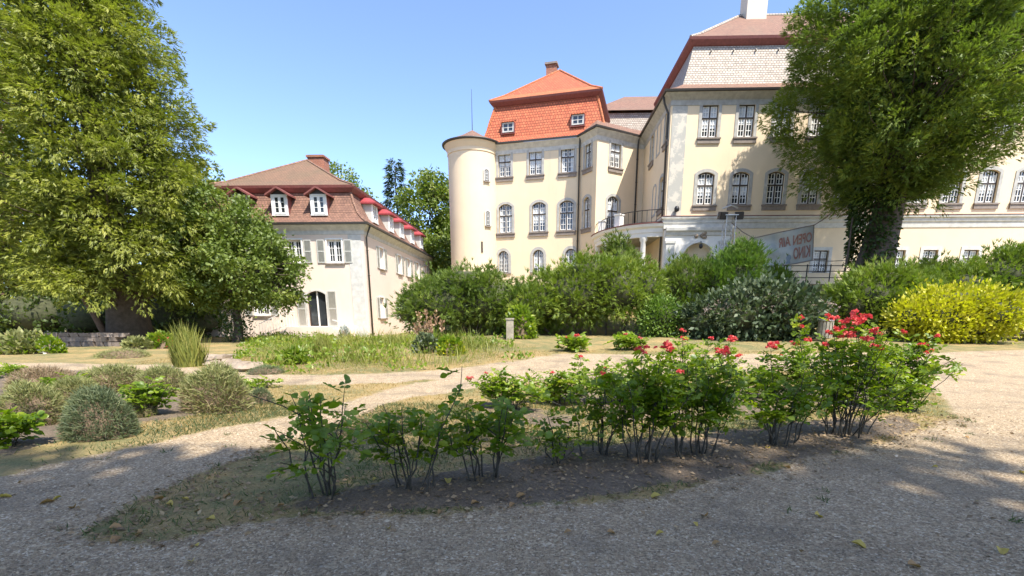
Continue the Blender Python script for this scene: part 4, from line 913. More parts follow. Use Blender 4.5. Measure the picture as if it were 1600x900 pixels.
# trees behind the buildings
def spr(f): return 4.1 * (1 - f) ** .8 + .25
x, y = at(624, 400, 72)[:2]; t = place('spruce_tree', 'tall sparse dark spruce rising behind the pink house', 'tree', x, y)
conifer(t, 22.0 - G0(x, y), spr, 4, 120, 42, M['spruce'], 41, SPRAY, 1.1, .35, (.35, .06), fill=.3)
BT = [('broad_tree', 'tall sunlit broadleaf tree between pink house and round tower', 676, 62, [(0, 0, 13.2, 3.6, 3.4, 3.8), (-2.2, 0, 10.4, 3.0, 3.0, 3.4), (2.6, 0, 10.4, 3.0, 3, 3.6), (0, 0, 8, 4.6, 4, 3.6), (.5, 0, 16.0, 2.3, 2.2, 2.1), (3.5, 0, 6, 3, 3, 3)], 260, 'decid'),
      ('broad_tree', 'broadleaf tree top peeping over the pink house roof', 527, 78, [(0, 0, 19.5, 4.6, 4, 4.2), (4, 0, 16.5, 4, 4, 4), (-3, 0, 17, 3, 3, 3)], 150, 'decid'),
      ('broad_tree', 'broadleaf tree behind the left roof edge of the pink house', 318, 62, [(0, 0, 15.2, 4.0, 3.6, 4.2), (-3, 0, 12, 4, 4, 4), (2, 0, 11, 3.2, 3, 4)], 150, 'decid'),
      ('copper_beech', 'copper leaved beech at the left edge behind the thuja', -15, 33, [(0, 0, 10, 3.0, 3, 5), (-3.5, 0, 16, 4.5, 4, 5), (-1, 0, 5, 2.6, 3, 2.6)], 170, 'copper'),
      ('dark_tree', 'dark shady tree behind the thuja, left of its trunk', 95, 38, [(0, 0, 7, 5, 3, 4.5), (-6, 0, 8, 5, 3, 5), (-3, 0, 3.2, 6, 2.5, 2.6), (4, 0, 5, 4, 3, 4), (2.5, 0, 2.2, 4, 2, 1.9)], 330, 'dark'),
      ('dark_tree', 'tall dark tree filling the top left corner behind the thuja', -20, 42, [(0, 0, 18, 6, 4, 6), (-4, 0, 26, 6, 5, 6), (3, 0, 24, 5, 4, 5), (-2, 0, 11, 6, 4, 5)], 240, 'dark'),
      ('shrub_tree', 'light green bushy tree below the round tower', 668, 56, [(0, 0, 6.2, 3.4, 3, 3.6), (3.2, 0, 7.4, 2.6, 2.4, 3), (-2.2, 0, 4, 3, 3, 3), (4.5, 0, 3.6, 3, 3, 3)], 190, 'decid')]
for i, (nm, lb, px_, Y, lobes, nc, mt) in enumerate(BT):
    p = at(px_, 450, Y); t = place(nm, lb, 'tree', p[0], p[1]); gz_ = G0(p[0], p[1]); lobes = [(a, b, c - gz_, d, e, f) for a, b, c, d, e, f in lobes]
    broadleaf(t, 12, lobes, M[mt], 60 + i, nc, 62, .42, (.32, .16), 1.25, trunkh=max(2, min(l[2] for l in lobes)))
# shade trees standing behind the viewer, outside the frame: they throw the foreground shade
SH = [(0.5, -7.0, 0), (6.0, -6.8, 1), (11.5, -7.3, 2), (17.2, -6.9, 3), (-5.2, -7.4, 4)]
SHL = ['leafy lime tree behind the viewer, casting the nearest shade', 'leafy lime tree behind the viewer shading the rose bed', 'leafy lime tree shading the gravel beyond the largest rose', 'outermost leafy lime tree at the end of the shade row', 'leafy lime tree behind the viewer shading the grass tip']
for (x, y, i) in SH:
    t = place('lime_tree', SHL[i], 'tree', x, y, 'shade trees behind the viewer')
    broadleaf(t, 24, [(0, 0, 12.5, 3.6, 3.0, 4.2), (0, .2, 18.0, 3.4, 2.8, 4.0), (.4, .2, 21.2, 2.6, 2.2, 2.6), (2.2, 0, 9.6, 2.6, 2.4, 2.6), (-2.2, 0, 10.0, 2.6, 2.4, 2.6), (1.9, 0, 16, 2.4, 2.4, 3.4), (-1.9, 0, 15.5, 2.4, 2.4, 3.4)], M['lime'], 90 + i, 270, 42, .50, (.42, .26), 1.2, trunkh=8.0)

# ------------------------------------------------------------------ big shrubs
def shrub(name, label, cat, px_, Y, pxlobes, mat, n, seed, group=None, **kw):
    """pxlobes: (px, py, half-width px, half-height px, depth m) at depth Y"""
    b = at(px_, 500, Y); x, y = b[0], b[1]; z = G0(x, y); t = thing(name, label, cat, (x, y, z), 0, group); L = []
    for q in pxlobes:
        cx_, cy_, hw_, hh, dp = q[:5]; dY = q[5] if len(q) > 5 else 0; c = at(cx_, cy_, Y + dY); e = at(cx_ + hw_, cy_, Y + dY); f = at(cx_, cy_ - hh, Y + dY)
        L.append((c[0] - x, c[1] - y, c[2] - z - .10 * abs(f[2] - c[2]), abs(e[0] - c[0]) * .95, dp, abs(f[2] - c[2]) * .86))
    bush(t, L, M[mat], seed, n, **kw); return t
for px_, Y, lb, lobes, sd in LATE: shrub('understory_shrub', lb, 'bush', px_, Y, lobes, 'dark', 4200, sd, zmin=-.2, tpl=LEAF, size=.3, depth=.4, up=.2, rough=.2, rand=.8, clump=.6)
yk = dict(tpl=TUFT, size=.27, depth=.4, up=.5, rough=.15, rand=.5)
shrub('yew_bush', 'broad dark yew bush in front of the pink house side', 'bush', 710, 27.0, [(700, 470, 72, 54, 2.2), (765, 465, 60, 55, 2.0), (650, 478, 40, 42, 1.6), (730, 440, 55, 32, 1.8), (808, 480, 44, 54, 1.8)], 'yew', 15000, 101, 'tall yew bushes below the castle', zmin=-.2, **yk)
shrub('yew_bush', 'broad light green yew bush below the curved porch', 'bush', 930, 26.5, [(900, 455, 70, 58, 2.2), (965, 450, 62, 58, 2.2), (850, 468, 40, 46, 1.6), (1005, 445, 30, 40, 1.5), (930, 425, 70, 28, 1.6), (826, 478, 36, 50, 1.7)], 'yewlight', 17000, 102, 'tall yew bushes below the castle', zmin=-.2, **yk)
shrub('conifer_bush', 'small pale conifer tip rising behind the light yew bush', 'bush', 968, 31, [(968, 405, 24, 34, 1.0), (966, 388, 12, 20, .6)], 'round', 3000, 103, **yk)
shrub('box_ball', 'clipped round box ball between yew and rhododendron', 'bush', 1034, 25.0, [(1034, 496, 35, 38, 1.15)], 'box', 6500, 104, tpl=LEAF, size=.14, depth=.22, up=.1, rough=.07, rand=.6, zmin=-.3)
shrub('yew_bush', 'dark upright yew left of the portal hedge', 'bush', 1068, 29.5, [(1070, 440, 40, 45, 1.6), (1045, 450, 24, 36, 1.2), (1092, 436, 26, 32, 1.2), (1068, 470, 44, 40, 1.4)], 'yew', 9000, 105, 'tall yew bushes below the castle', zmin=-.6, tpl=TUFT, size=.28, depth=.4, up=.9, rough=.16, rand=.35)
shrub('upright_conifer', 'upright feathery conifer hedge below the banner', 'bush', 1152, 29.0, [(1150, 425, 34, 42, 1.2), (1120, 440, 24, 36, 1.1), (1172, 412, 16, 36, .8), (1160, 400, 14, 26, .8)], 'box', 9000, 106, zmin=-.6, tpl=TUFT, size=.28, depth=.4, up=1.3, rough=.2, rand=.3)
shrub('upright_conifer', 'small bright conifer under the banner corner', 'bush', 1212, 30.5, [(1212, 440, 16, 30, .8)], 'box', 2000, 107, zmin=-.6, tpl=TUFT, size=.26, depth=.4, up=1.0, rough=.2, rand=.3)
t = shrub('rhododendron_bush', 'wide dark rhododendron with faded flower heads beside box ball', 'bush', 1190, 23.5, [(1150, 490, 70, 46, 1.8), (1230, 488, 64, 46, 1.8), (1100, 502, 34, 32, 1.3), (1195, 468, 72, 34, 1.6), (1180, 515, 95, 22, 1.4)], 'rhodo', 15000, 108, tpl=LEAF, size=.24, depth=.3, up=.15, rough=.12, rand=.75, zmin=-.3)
r = np.random.default_rng(12); m = 150; a = r.uniform(0, 6.28, m); q = r.uniform(.2, 1.0, m); hx = r.uniform(-3.1, 2.9, m); P = np.stack([hx, -1.45 + .35 * np.abs(hx) ** 1.1 * .35 + r.normal(size=m) * .15, 1.15 + 1.15 * r.random(m) * (1 - (hx / 3.6) ** 2)], 1); P[:, 1] += (P[:, 2] - 1.1) * .7
PP_ = np.repeat(P, 14, 0) + r.normal(size=(m * 14, 3)) * .035; foliage('flower_heads', [scatter(LEAF, PP_, frames(rdir(r, m * 14), r.uniform(0, 6, m * 14)), .06 * np.ones(m * 14), r.random(m * 14))], M['deadflower'], t)
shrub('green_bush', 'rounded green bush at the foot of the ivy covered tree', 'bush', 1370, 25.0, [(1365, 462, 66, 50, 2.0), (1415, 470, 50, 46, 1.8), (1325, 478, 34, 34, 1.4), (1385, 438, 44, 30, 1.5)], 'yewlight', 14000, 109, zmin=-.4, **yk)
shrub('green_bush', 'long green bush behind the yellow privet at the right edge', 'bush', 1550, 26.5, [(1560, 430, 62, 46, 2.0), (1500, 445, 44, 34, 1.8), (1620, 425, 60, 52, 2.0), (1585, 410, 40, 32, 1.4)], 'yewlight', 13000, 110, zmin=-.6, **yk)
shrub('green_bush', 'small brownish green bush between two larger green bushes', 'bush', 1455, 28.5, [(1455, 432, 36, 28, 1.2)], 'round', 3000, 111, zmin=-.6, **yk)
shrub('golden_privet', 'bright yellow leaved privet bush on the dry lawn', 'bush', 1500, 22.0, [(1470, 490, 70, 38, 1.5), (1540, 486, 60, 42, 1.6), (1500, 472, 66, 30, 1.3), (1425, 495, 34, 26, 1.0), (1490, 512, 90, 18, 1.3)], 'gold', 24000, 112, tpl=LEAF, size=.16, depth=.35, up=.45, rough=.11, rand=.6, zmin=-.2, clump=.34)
shrub('golden_privet', 'second yellow privet cut off by the right picture edge', 'bush', 1620, 23.0, [(1625, 482, 46, 40, 1.5), (1655, 475, 50, 46, 1.5)], 'gold', 8000, 113, tpl=LEAF, size=.16, depth=.35, up=.45, rough=.11, rand=.6, zmin=-.2, clump=.34)
x, y = gnd(992, 520)[:2]; t = place('leaning_tree', 'pale bare trunk leaning out of the light yew bush', 'tree trunk', x, y - .3)
mb = MB(); mb.tube([(0, 0, -.2), (.25, .1, .8), (.62, .3, 1.9), (1.0, .7, 3.0)], [.30, .22, .18, .13], 9); mb.build('trunk', M['palebark'], t, True)
mb = MB(); mb.tube([(.62, .3, 1.9), (.5, .3, 2.6), (.3, .5, 3.4)], [.12, .09, .05], 7); mb.build('branch', M['palebark'], t, True)

# ------------------------------------------------------------------ street furniture and site equipment
p = gnd(797, 531); t = thing('stone_post', 'slim pale stone post standing between the two yew bushes', 'post', p)
mb = MB(); hh = at(797, 497, p[1])[2] - p[2]; mb.box(-.16, .16, -.14, .14, -.1, hh * .93); mb.build('shaft', M['poststone'], t); mb = MB(); mb.box(-.19, .19, -.17, .17, hh * .93 + .002, hh); mb.build('cap', M['poststone'], t)
p = gnd(1287, 533); t = thing('litter_bin', 'grey slatted litter bin behind the red roses', 'litter bin', p)
hh = at(1287, 498, p[1])[2] - p[2]; mb = MB(); mb.lathe([(.22, .12), (.24, .14), (.25, hh - .1), (.23, hh - .1)], (0, 0), 16); mb.build('bin_body', M['black'], t, True)
for k in range(14):
    a = k * 2 * math.pi / 14; mb = MB(); mb.obox((.285 * math.cos(a), .285 * math.sin(a), hh / 2 + .02), .10, .025, hh - .26, a + math.pi / 2); mb.build('slat', M['palebark'], t)
mb = MB(); mb.lathe([(.0, hh + .02), (.28, hh - .01), (.31, hh - .05), (.31, hh - .1), (.2, hh - .1)], (0, 0), 18); mb.build('lid', M['metal'], t, True); mb = MB(); mb.tube([(0, 0, -.1), (0, 0, .2)], .05, 8); mb.build('foot', M['black'], t)
# low garden wall of single stones
wa, wb = gnd(18, 541), gnd(187, 541); t = thing('garden_wall', 'low brown stone garden wall under the big thuja', 'wall', wa); dv = wb - wa; L = float(np.hypot(dv[0], dv[1])); rz = math.atan2(dv[1], dv[0]); r = np.random.default_rng(77)
def stone_mesh(i):
    k = ('st', i % 6)
    if k not in CACHE:
        mb = MB(); rr = np.random.default_rng(300 + i); mb.obox((0, 0, 0), 1, 1, 1); mb.v = [tuple(np.array(v) * (1 + .10 * rr.normal(size=3))) for v in mb.v]; CACHE[k] = mb.mesh('stone', M['wallstone'])
    return CACHE[k]
for row, (z, hh) in enumerate(((.12, .26), (.37, .24), (.585, .19))):
    s_ = -.2 * (row % 2)
    while s_ < L:
        ln = r.uniform(.35, .75); o = link('stone', stone_mesh(r.integers(6)), t); c = dv / L * (s_ + ln / 2); o.location = (c[0], c[1], c[2] * 0 + z); o.rotation_euler.z = rz; o.scale = (ln * .93, .42 + .04 * r.normal(), hh * .94); s_ += ln
# truss mast with flood lamps
p = at(1135, 400, 33.2); zb = G0(p[0], p[1]); t = thing('truss_mast', 'aluminium truss mast carrying two black flood lamps by the portal', 'mast', (p[0], p[1], zb)); H = at(1135, 338, 33.2)[2] - zb; s_ = .29
for a, b in ((-s_, -s_), (s_, -s_), (s_, s_), (-s_, s_)): mb = MB(); mb.tube([(a, b, 0), (a, b, H)], .03, 6); mb.build('chord', M['metal'], t)
k = 0; z = 0.0
while z < H - .5:
    for (a, b), (c, d) in (((-s_, -s_), (s_, -s_)), ((s_, -s_), (s_, s_)), ((s_, s_), (-s_, s_)), ((-s_, s_), (-s_, -s_))):
        q = ((a, b), (c, d)) if k % 2 else ((c, d), (a, b)); mb = MB(); mb.tube([(*q[0], z), (*q[1], z + .5)], .014, 4); mb.build('brace', M['metal'], t)
    z += .5; k += 1
mb = MB(); mb.box(-.4, .4, -.4, .4, H, H + .05); mb.box(-.8, .85, -.05, .05, H + .051, H + .12); mb.build('top_plate', M['metal'], t)
for x, a in ((-.48, .15), (.52, -.25)): mb = MB(); mb.obox((x, -.10, H + .02), .50, .32, .44, a, .25); mb.obox((x + .03, -.28, H + .0), .4, .04, .34, a, .25); mb.build('flood_lamp', M['black'], t)
mb = MB(); mb.tube([(-.5, 0, H + .45), (0, -.1, H + .62), (.45, 0, H + .5)], .05, 6); mb.build('cover', M['metal'], t)
# banner, seen from behind, its lettering showing mirrored
BY = 33.0; tl, tr_, br_, bl = at(1177, 372, BY + .3), at(1272.5, 351.5, BY), at(1268.5, 407, BY), at(1187, 416, BY + .3)
ban = thing('banner', 'sagging pale grey banner with mirrored red lettering beside the tree', 'banner', tuple(tl)); NU, NV = 48, 24; vs = []; tl0 = tl
def banp(u, v, off=0.0):
    p_ = (1 - u) * (1 - v) * tl + u * (1 - v) * tr_ + u * v * br_ + (1 - u) * v * bl; f = .085 * math.sin(10 * v - 6 * u + 1.5 * math.sin(3 * u)) * (1 - u) * 1.4 + .04 * math.sin(14 * u + 4 * v)
    p_ = p_ + np.array([0, f - off, -.10 * math.sin(math.pi * u) * v]); return p_ - tl0
for i in range(NU + 1):
    for j in range(NV + 1): vs.append(banp(i / NU, j / NV))
mb = MB(); mb.add(vs, [(i * (NV + 1) + j, i * (NV + 1) + j + 1, (i + 1) * (NV + 1) + j + 1, (i + 1) * (NV + 1) + j) for i in range(NU) for j in range(NV)])
def banmat():
    m, t_, b = newmat('banner_cloth'); b.inputs['Roughness'].default_value = .7; f = noise(t_, 1.1, 3); t_.links.new(ramp(t_, f, [(.3, (.32, .35, .35)), (.55, (.46, .46, .41)), (.75, (.35, .40, .43))]), b.inputs['Base Color']); return m
o = mb.build('cloth', banmat(), ban, True); sm = o.modifiers.new('thick', 'SOLIDIFY'); sm.thickness = .008; sm.offset = 1
mb = MB()
for a, b in (((0, 0), (1, 0)), ((1, 0), (1, 1)), ((0, 1), (1, 1)), ((0, 0), (0, 1))): mb.tube([banp(a[0] + (b[0] - a[0]) * k / 12, a[1] + (b[1] - a[1]) * k / 12) for k in range(13)], .035, 5)
mb.build('hem', M['sill'], ban)
def lettering(name, body, u0, u1, v0, v1, mat):
    cu = bpy.data.curves.new(name, 'FONT'); cu.body = body; cu.size = 1; cu.offset = .025; cu.resolution_u = 3; ob = bpy.data.objects.new(name + '_tmp', cu); COL.objects.link(ob); bpy.context.view_layer.update()
    me = bpy.data.meshes.new_from_object(ob.evaluated_get(bpy.context.evaluated_depsgraph_get())); bpy.data.objects.remove(ob); bpy.data.curves.remove(cu); me.name = name
    co = np.array([v.co[:] for v in me.vertices]); mn, mx = co.min(0), co.max(0)
    for v in me.vertices:
        a = (v.co.x - mn[0]) / (mx[0] - mn[0]); b = (v.co.y - mn[1]) / (mx[1] - mn[1]); v.co = banp(u1 - (u1 - u0) * a, v1 - (v1 - v0) * b, .05)
    me.materials.clear(); me.materials.append(mat); return link(name, me, ban)
M['letters'] = plain('faded_red_print', (.34, .17, .13), .7, var=.3, scale=5); M['letterblue'] = plain('faded_blue_print', (.22, .27, .32), .7)
lettering('lettering', 'OPEN AIR', .40, .97, .17, .46, M['letters']); lettering('lettering', 'KINO', .64, .95, .53, .88, M['letters'])
mb = MB()                                                    # small round figure and stroke printed on the lower half
ctr = (.56, .80); pts = [banp(ctr[0] + .045 * math.cos(a), ctr[1] + .09 * math.sin(a), .02) for a in np.linspace(0, 6.28, 14)]; mb.add(pts, [tuple(range(14))]); mb.add([banp(.50, .97, .02), banp(.60, .97, .02), banp(.59, .88, .021), banp(.53, .88, .021)], [(0, 1, 2, 3)]); mb.build('emblem', M['letterblue'], ban)
def rope(label, pts, r_=.022):
    p0 = np.array(pts[0]); o = thing('rope', label, 'rope', tuple(p0)); mb = MB(); mb.tube([np.array(q) - p0 for q in pts], r_, 5); mb.build('strand', M['sill'], o); return o
mt_ = at(1143, 348, 33.2); rope('thin rope from the truss mast to the banner corner', [mt_, (mt_ + tl) / 2 + (0, 0, -.08), tl], .03)
te = at(1300, 332, 31); rope('thin rope from the banner up into the tree', [tr_, (tr_ + te) / 2 + (0, 0, -.05), te], .03)
lb_ = at(1325, 407, 31.2); rope('rope from the lower banner corner to the tree trunk', [br_, (br_ + lb_) / 2 + (0, 0, -.04), lb_])
q0, q1 = at(1332, 340, 30.0), at(1316, 446, 30.0); o = thing('leaning_pole', 'thin leaning pole beside the ivy covered trunk', 'pole', tuple(q1)); mb = MB(); mb.tube([(0, 0, -.2), tuple((q0 - q1) / 2 + (.05, 0, 0)), tuple(q0 - q1)], [.07, .06, .04], 6); mb.build('shaft', M['bark'], o)
# terrace railing
fa, fb = at(1222, 444, 33.8), at(1600, 430, 33.8); z = G0(fa[0], 33.8); t = thing('terrace_railing', 'thin dark metal railing along the castle terrace edge', 'railing', (fa[0], 33.8, z)); L = fb[0] - fa[0]
for zz in (.35, .75, 1.1): mb = MB(); mb.tube([(0, 0, zz), (L, 0, zz)], .028, 5); mb.build('rail', M['black'], t)
for k in range(int(L / 1.5) + 1): mb = MB(); mb.tube([(k * 1.5, 0, -.1), (k * 1.5, 0, 1.18)], .04, 6); mb.build('post', M['black'], t)

# ------------------------------------------------------------------ roses
def leaflet(w_=.42):
    v = [(0, 0, 0), (0, .5, -.05), (0, 1, -.16)]; s1 = [(w_ * .55, .18, .05), (w_, .5, .09), (w_ * .72, .82, -.02)]; s2 = [(-x, y, z) for x, y, z in s1]; V = np.array(v + s1 + s2, float)
    return V, np.array([(0, 3, 1), (3, 4, 1), (1, 4, 5), (1, 5, 2), (0, 1, 6), (6, 1, 7), (1, 8, 7), (1, 2, 8)])
def compound(seed):
    """one rose leaf: stalk and five leaflets, 1 unit long"""
    r = np.random.default_rng(seed); V = []; F = []; b = 0; lv, lf = leaflet()
    for (y, ang, sz_) in ((.98, 0, .52), (.70, 1.0, .46), (.70, -1.0, .46), (.36, 1.15, .38), (.36, -1.15, .38)):
        a = ang + r.normal() * .12; tilt = r.normal() * .35; s_ = sz_ * (1 + .12 * r.normal()); q = lv * s_; ct, st = math.cos(tilt), math.sin(tilt); q = np.stack([q[:, 0] * ct - q[:, 2] * st, q[:, 1], q[:, 0] * st + q[:, 2] * ct], 1)
        c, s2 = math.cos(a), math.sin(a); q = np.stack([q[:, 0] * c + q[:, 1] * s2, -q[:, 0] * s2 + q[:, 1] * c, q[:, 2]], 1) + (0, y, -.18 * y * y); V.append(q); F.append(lf + b); b += len(q)
    V.append(np.array([(-.02, 0, 0), (.02, 0, 0)])); k = len(lv); B = [i * k for i in range(5)]
    F.append(np.array([(b, b + 1, B[3]), (b, B[3], B[4]), (b, B[3], B[1]), (b + 1, B[1], B[3]), (b, B[1], B[2]), (b, B[1], B[0]), (b + 1, B[0], B[1])])); return np.concatenate(V), np.concatenate(F)
COMP = [compound(s) for s in range(5)]
LMESH = {}
def leafmesh(matk, i, tone):
    k = (matk, i, tone)
    if k not in LMESH: v, f = COMP[i]; LMESH[k] = bigmesh('leaf', v, f, M[matk], np.full(len(v), tone), smooth=True)
    return LMESH[k]
def blossom(r, c, R, n=16):
    d = rdir(r, n, .5); d[:, 2] = np.abs(d[:, 2]) * .9; return scatter(PETAL, c + d * R * .15, frames(d + r.normal(size=(n, 3)) * .35, r.uniform(0, 6, n)), R * (.75 + .4 * r.random(n)), r.random(n))
def rose(label, base_px, top, hw_px, nc, nl, seed, mat='rose', single=True, flowers=(), spread=1.0, lsize=.13, bare=.42, fm='red', group='rose bushes in the front row', dY=0.0, straggle=None, more=0):
    r = np.random.default_rng(seed); b = gnd(*base_px); b[2] = float(surf(b[None, :2])[0]) - .01; Y = b[1]; H = at(base_px[0], top, Y)[2] - b[2]; HW = hw_px * Y / FPX * .98
    t = thing('rose_bush', label, 'rose bush', tuple(b), 0, group); mb = MB(); P = []; D = []; stems = []
    tips = [np.array([HW * (2 * (k + .5) / nc - 1) * spread + r.normal() * .05, r.normal() * HW * .45, H * (.72 + .28 * r.random()) * (1 - .28 * abs(2 * (k + .5) / nc - 1) ** 2)]) for k in range(nc)]
    fl = []
    for f in flowers: q = at(f[0], f[1], Y + dY + r.normal() * .12) - b; fl.append((q, f[2] if len(f) > 2 else .05, f[3] if len(f) > 3 else 6)); tips.append(q + (0, 0, -.03))
    if straggle: tips.append(at(straggle[0], straggle[1], Y) - b)
    for tp in tips:
        o = np.array([r.normal() * .05 + tp[0] * .30, r.normal() * .09, -.03]); c = []
        for k in range(7):
            f = k / 6; q = o * (1 - f) + tp * f; q[0] = o[0] + (tp[0] - o[0]) * f ** 1.25; q[1] = o[1] + (tp[1] - o[1]) * f ** 1.25; q = q + (r.normal(size=3) * .018 if 0 < k < 6 else 0); c.append(q)
        mb.tube(c, list(np.linspace(.0085 + .003 * r.random(), .003, 7)), 5, False); stems.append(c)
        if r.random() < .75:                              # a side shoot
            k = r.integers(2, 5); e = c[k] + np.array([r.normal() * .22, r.normal() * .2, .12 + .25 * r.random()]) * min(1.3, H); e[2] = min(e[2], H * .98); m_ = (c[k] + e) / 2 + (0, 0, .03); c2 = [c[k], m_, e]; mb.tube(c2, [.006, .005, .003], 4, False); stems.append([c[k] * .4 + m_ * .6, m_, m_ * .5 + e * .5, e])
    mb.build('canes', M['cane'], t)
    w_ = np.array([np.linalg.norm(c[-1] - c[0]) * (1 if len(c) > 4 else 1.6) for c in stems]); w_ /= w_.sum()
    for k in range(nl + more):
        c = stems[r.choice(len(stems), p=w_)]; lo = bare if len(c) > 4 else 0; f = (lo + (1 - lo) * r.random() ** .8) * (len(c) - 1); i = min(int(f), len(c) - 2); q = c[i] + (c[i + 1] - c[i]) * (f - i)
        a = r.uniform(0, 6.28); P.append(q); D.append((math.cos(a), math.sin(a) , .25 + .4 * r.normal()))
    P = np.array(P); D = np.array(D); nt_ = nl + more; Fm = frames(D, r.normal(0, .45, nt_)); sz_ = lsize * (.72 + .5 * r.random(nt_))
    if single:
        for k in range(nl):
            o = link('leaf', leafmesh(mat, int(r.integers(5)), (.15, .4, .65, .9)[int(r.integers(4))]), t); m4 = Matrix([[*Fm[k][i] * sz_[k], P[k][i]] for i in range(3)] + [[0, 0, 0, 1]]); o.matrix_basis = m4
    if more or not single:
        parts = []; pick = r.integers(5, size=nt_)
        for i in range(5):
            s_ = pick == i
            if single: s_[:nl] = False
            if s_.any(): parts.append(scatter(COMP[i], P[s_], Fm[s_], sz_[s_], r.random(s_.sum())))
        fo_ = foliage('foliage', parts, M[mat], t)
        if single: fo_['kind'] = 'stuff'
    for q, R, n in fl:
        br_ = max(.022, min(.034, R * .6)) * max(1, Y / 9) ** .5; parts = [blossom(r, q + np.clip(r.normal(size=3), -1.3, 1.3) * min(R, n * .008) * (.85, .8, .45), br_ * (.7 + .5 * r.random()), 14) for _ in range(max(3, int(n * 1.35)))]; V, F, RR = merge(parts); link('flower_cluster', bigmesh('flower_cluster', V, F, M[fm], RR), t)
    return t
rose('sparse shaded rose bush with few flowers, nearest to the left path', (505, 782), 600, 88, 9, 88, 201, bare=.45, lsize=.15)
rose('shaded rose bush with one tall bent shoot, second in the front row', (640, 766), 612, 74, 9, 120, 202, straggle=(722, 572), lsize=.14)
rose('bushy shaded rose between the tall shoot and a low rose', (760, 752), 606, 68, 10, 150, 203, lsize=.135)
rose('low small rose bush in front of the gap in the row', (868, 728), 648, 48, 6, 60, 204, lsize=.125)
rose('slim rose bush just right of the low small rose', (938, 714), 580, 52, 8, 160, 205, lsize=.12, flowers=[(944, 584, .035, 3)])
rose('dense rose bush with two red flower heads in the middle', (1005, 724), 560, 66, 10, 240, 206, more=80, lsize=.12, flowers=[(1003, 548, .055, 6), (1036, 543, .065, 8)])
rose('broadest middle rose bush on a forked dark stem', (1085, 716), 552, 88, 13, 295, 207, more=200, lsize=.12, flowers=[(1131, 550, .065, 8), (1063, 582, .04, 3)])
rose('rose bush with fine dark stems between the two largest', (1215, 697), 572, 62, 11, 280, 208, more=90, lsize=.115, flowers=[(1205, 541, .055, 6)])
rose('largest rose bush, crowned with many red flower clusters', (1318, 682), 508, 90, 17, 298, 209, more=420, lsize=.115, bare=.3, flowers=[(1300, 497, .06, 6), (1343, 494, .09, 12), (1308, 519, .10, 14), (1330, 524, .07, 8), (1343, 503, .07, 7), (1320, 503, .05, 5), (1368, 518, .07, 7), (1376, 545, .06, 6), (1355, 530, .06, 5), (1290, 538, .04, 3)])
BR = 'rose bushes in the sunny back row'
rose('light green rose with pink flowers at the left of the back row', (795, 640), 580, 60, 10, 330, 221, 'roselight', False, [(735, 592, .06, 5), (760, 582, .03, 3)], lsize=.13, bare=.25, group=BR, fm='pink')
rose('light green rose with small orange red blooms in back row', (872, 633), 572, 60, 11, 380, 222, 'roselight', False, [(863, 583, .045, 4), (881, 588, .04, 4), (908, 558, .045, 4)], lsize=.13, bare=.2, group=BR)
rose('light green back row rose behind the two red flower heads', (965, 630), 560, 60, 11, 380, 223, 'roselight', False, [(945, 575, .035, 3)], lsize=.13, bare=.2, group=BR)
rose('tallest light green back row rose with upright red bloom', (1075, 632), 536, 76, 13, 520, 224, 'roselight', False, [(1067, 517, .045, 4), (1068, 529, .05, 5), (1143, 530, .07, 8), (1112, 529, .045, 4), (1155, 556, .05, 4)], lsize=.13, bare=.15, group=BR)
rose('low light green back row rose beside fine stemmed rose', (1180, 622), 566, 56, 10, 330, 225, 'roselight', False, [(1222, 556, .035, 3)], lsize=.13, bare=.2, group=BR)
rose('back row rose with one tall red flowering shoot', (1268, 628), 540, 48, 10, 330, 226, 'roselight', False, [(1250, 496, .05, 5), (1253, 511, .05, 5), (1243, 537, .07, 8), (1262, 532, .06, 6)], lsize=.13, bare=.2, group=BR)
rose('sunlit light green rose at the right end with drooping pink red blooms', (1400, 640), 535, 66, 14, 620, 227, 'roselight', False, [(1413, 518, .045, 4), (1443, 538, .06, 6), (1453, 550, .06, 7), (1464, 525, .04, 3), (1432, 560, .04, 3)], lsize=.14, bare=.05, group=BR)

# ------------------------------------------------------------------ the lavender garden on the left
def mound(name, label, cat, px_, base, top, hw_px, mats, n, seed, group=None, tpl=None, ln=.22, upw=.55, rnd_=.42, core='twig', flat=1.0, dm=.8):
    r = np.random.default_rng(seed); b = gnd(px_, base); Y = b[1]; H = max(.12, at(px_, top, Y)[2] - b[2]); R = hw_px * Y / FPX; t = thing(name, label, cat, (b[0], b[1] + R * .6 * flat, b[2]), 0, group)
    ry = R * dm
    if tpl is None: tpl = blade_tpl(.3, .05); ln *= .46; n = int(n * 1.9); rnd_ = max(rnd_, .62)
    for j, (mk_, fr) in enumerate(mats):
        k = int(n * fr); d = rdir(r, k); d[:, 2] = np.abs(d[:, 2]); d = nrm(d); s_ = .72 + .24 * r.random(k); lump = 1 + .10 * vnoise(d * 4, seed); P = d * np.array([R, ry, H]) * (s_ * lump)[:, None] - d * np.array([1, 1, .7]) * ln * .55; P[:, 2] = np.maximum(P[:, 2], .0)
        if j == 1: P[:, 2] = P[:, 2] * .8
        A = d * (1, 1, .6) + r.normal(size=(k, 3)) * rnd_; A[:, 2] += upw
        foliage(('foliage', 'faded_stems', 'flowers')[j], [scatter(tpl, P, frames(A, r.uniform(0, 6.28, k)), ln * (.6 + .8 * r.random(k)), r.random(k))], M[mk_], t)
    mb = MB(); mb.lathe([(1.0, -.03), (.95, .35), (.75, .68), (.4, .88), (.01, .95)], (0, 0), 14); mb.v = [(x * R * .80, y * ry * .80, z * H * .78) for x, y, z in mb.v]; mb.build('inner_stems', M[core], t, True); return t
LG = 'lavender cushions in the left bed'
mound('santolina_bush', 'dark grey green clipped santolina mound at the shade edge', 'bush', 128, 690, 606, 66, [('santo', .9), ('lavdry', .1)], 7500, 301, None, ln=.16, rnd_=.5, upw=.4)
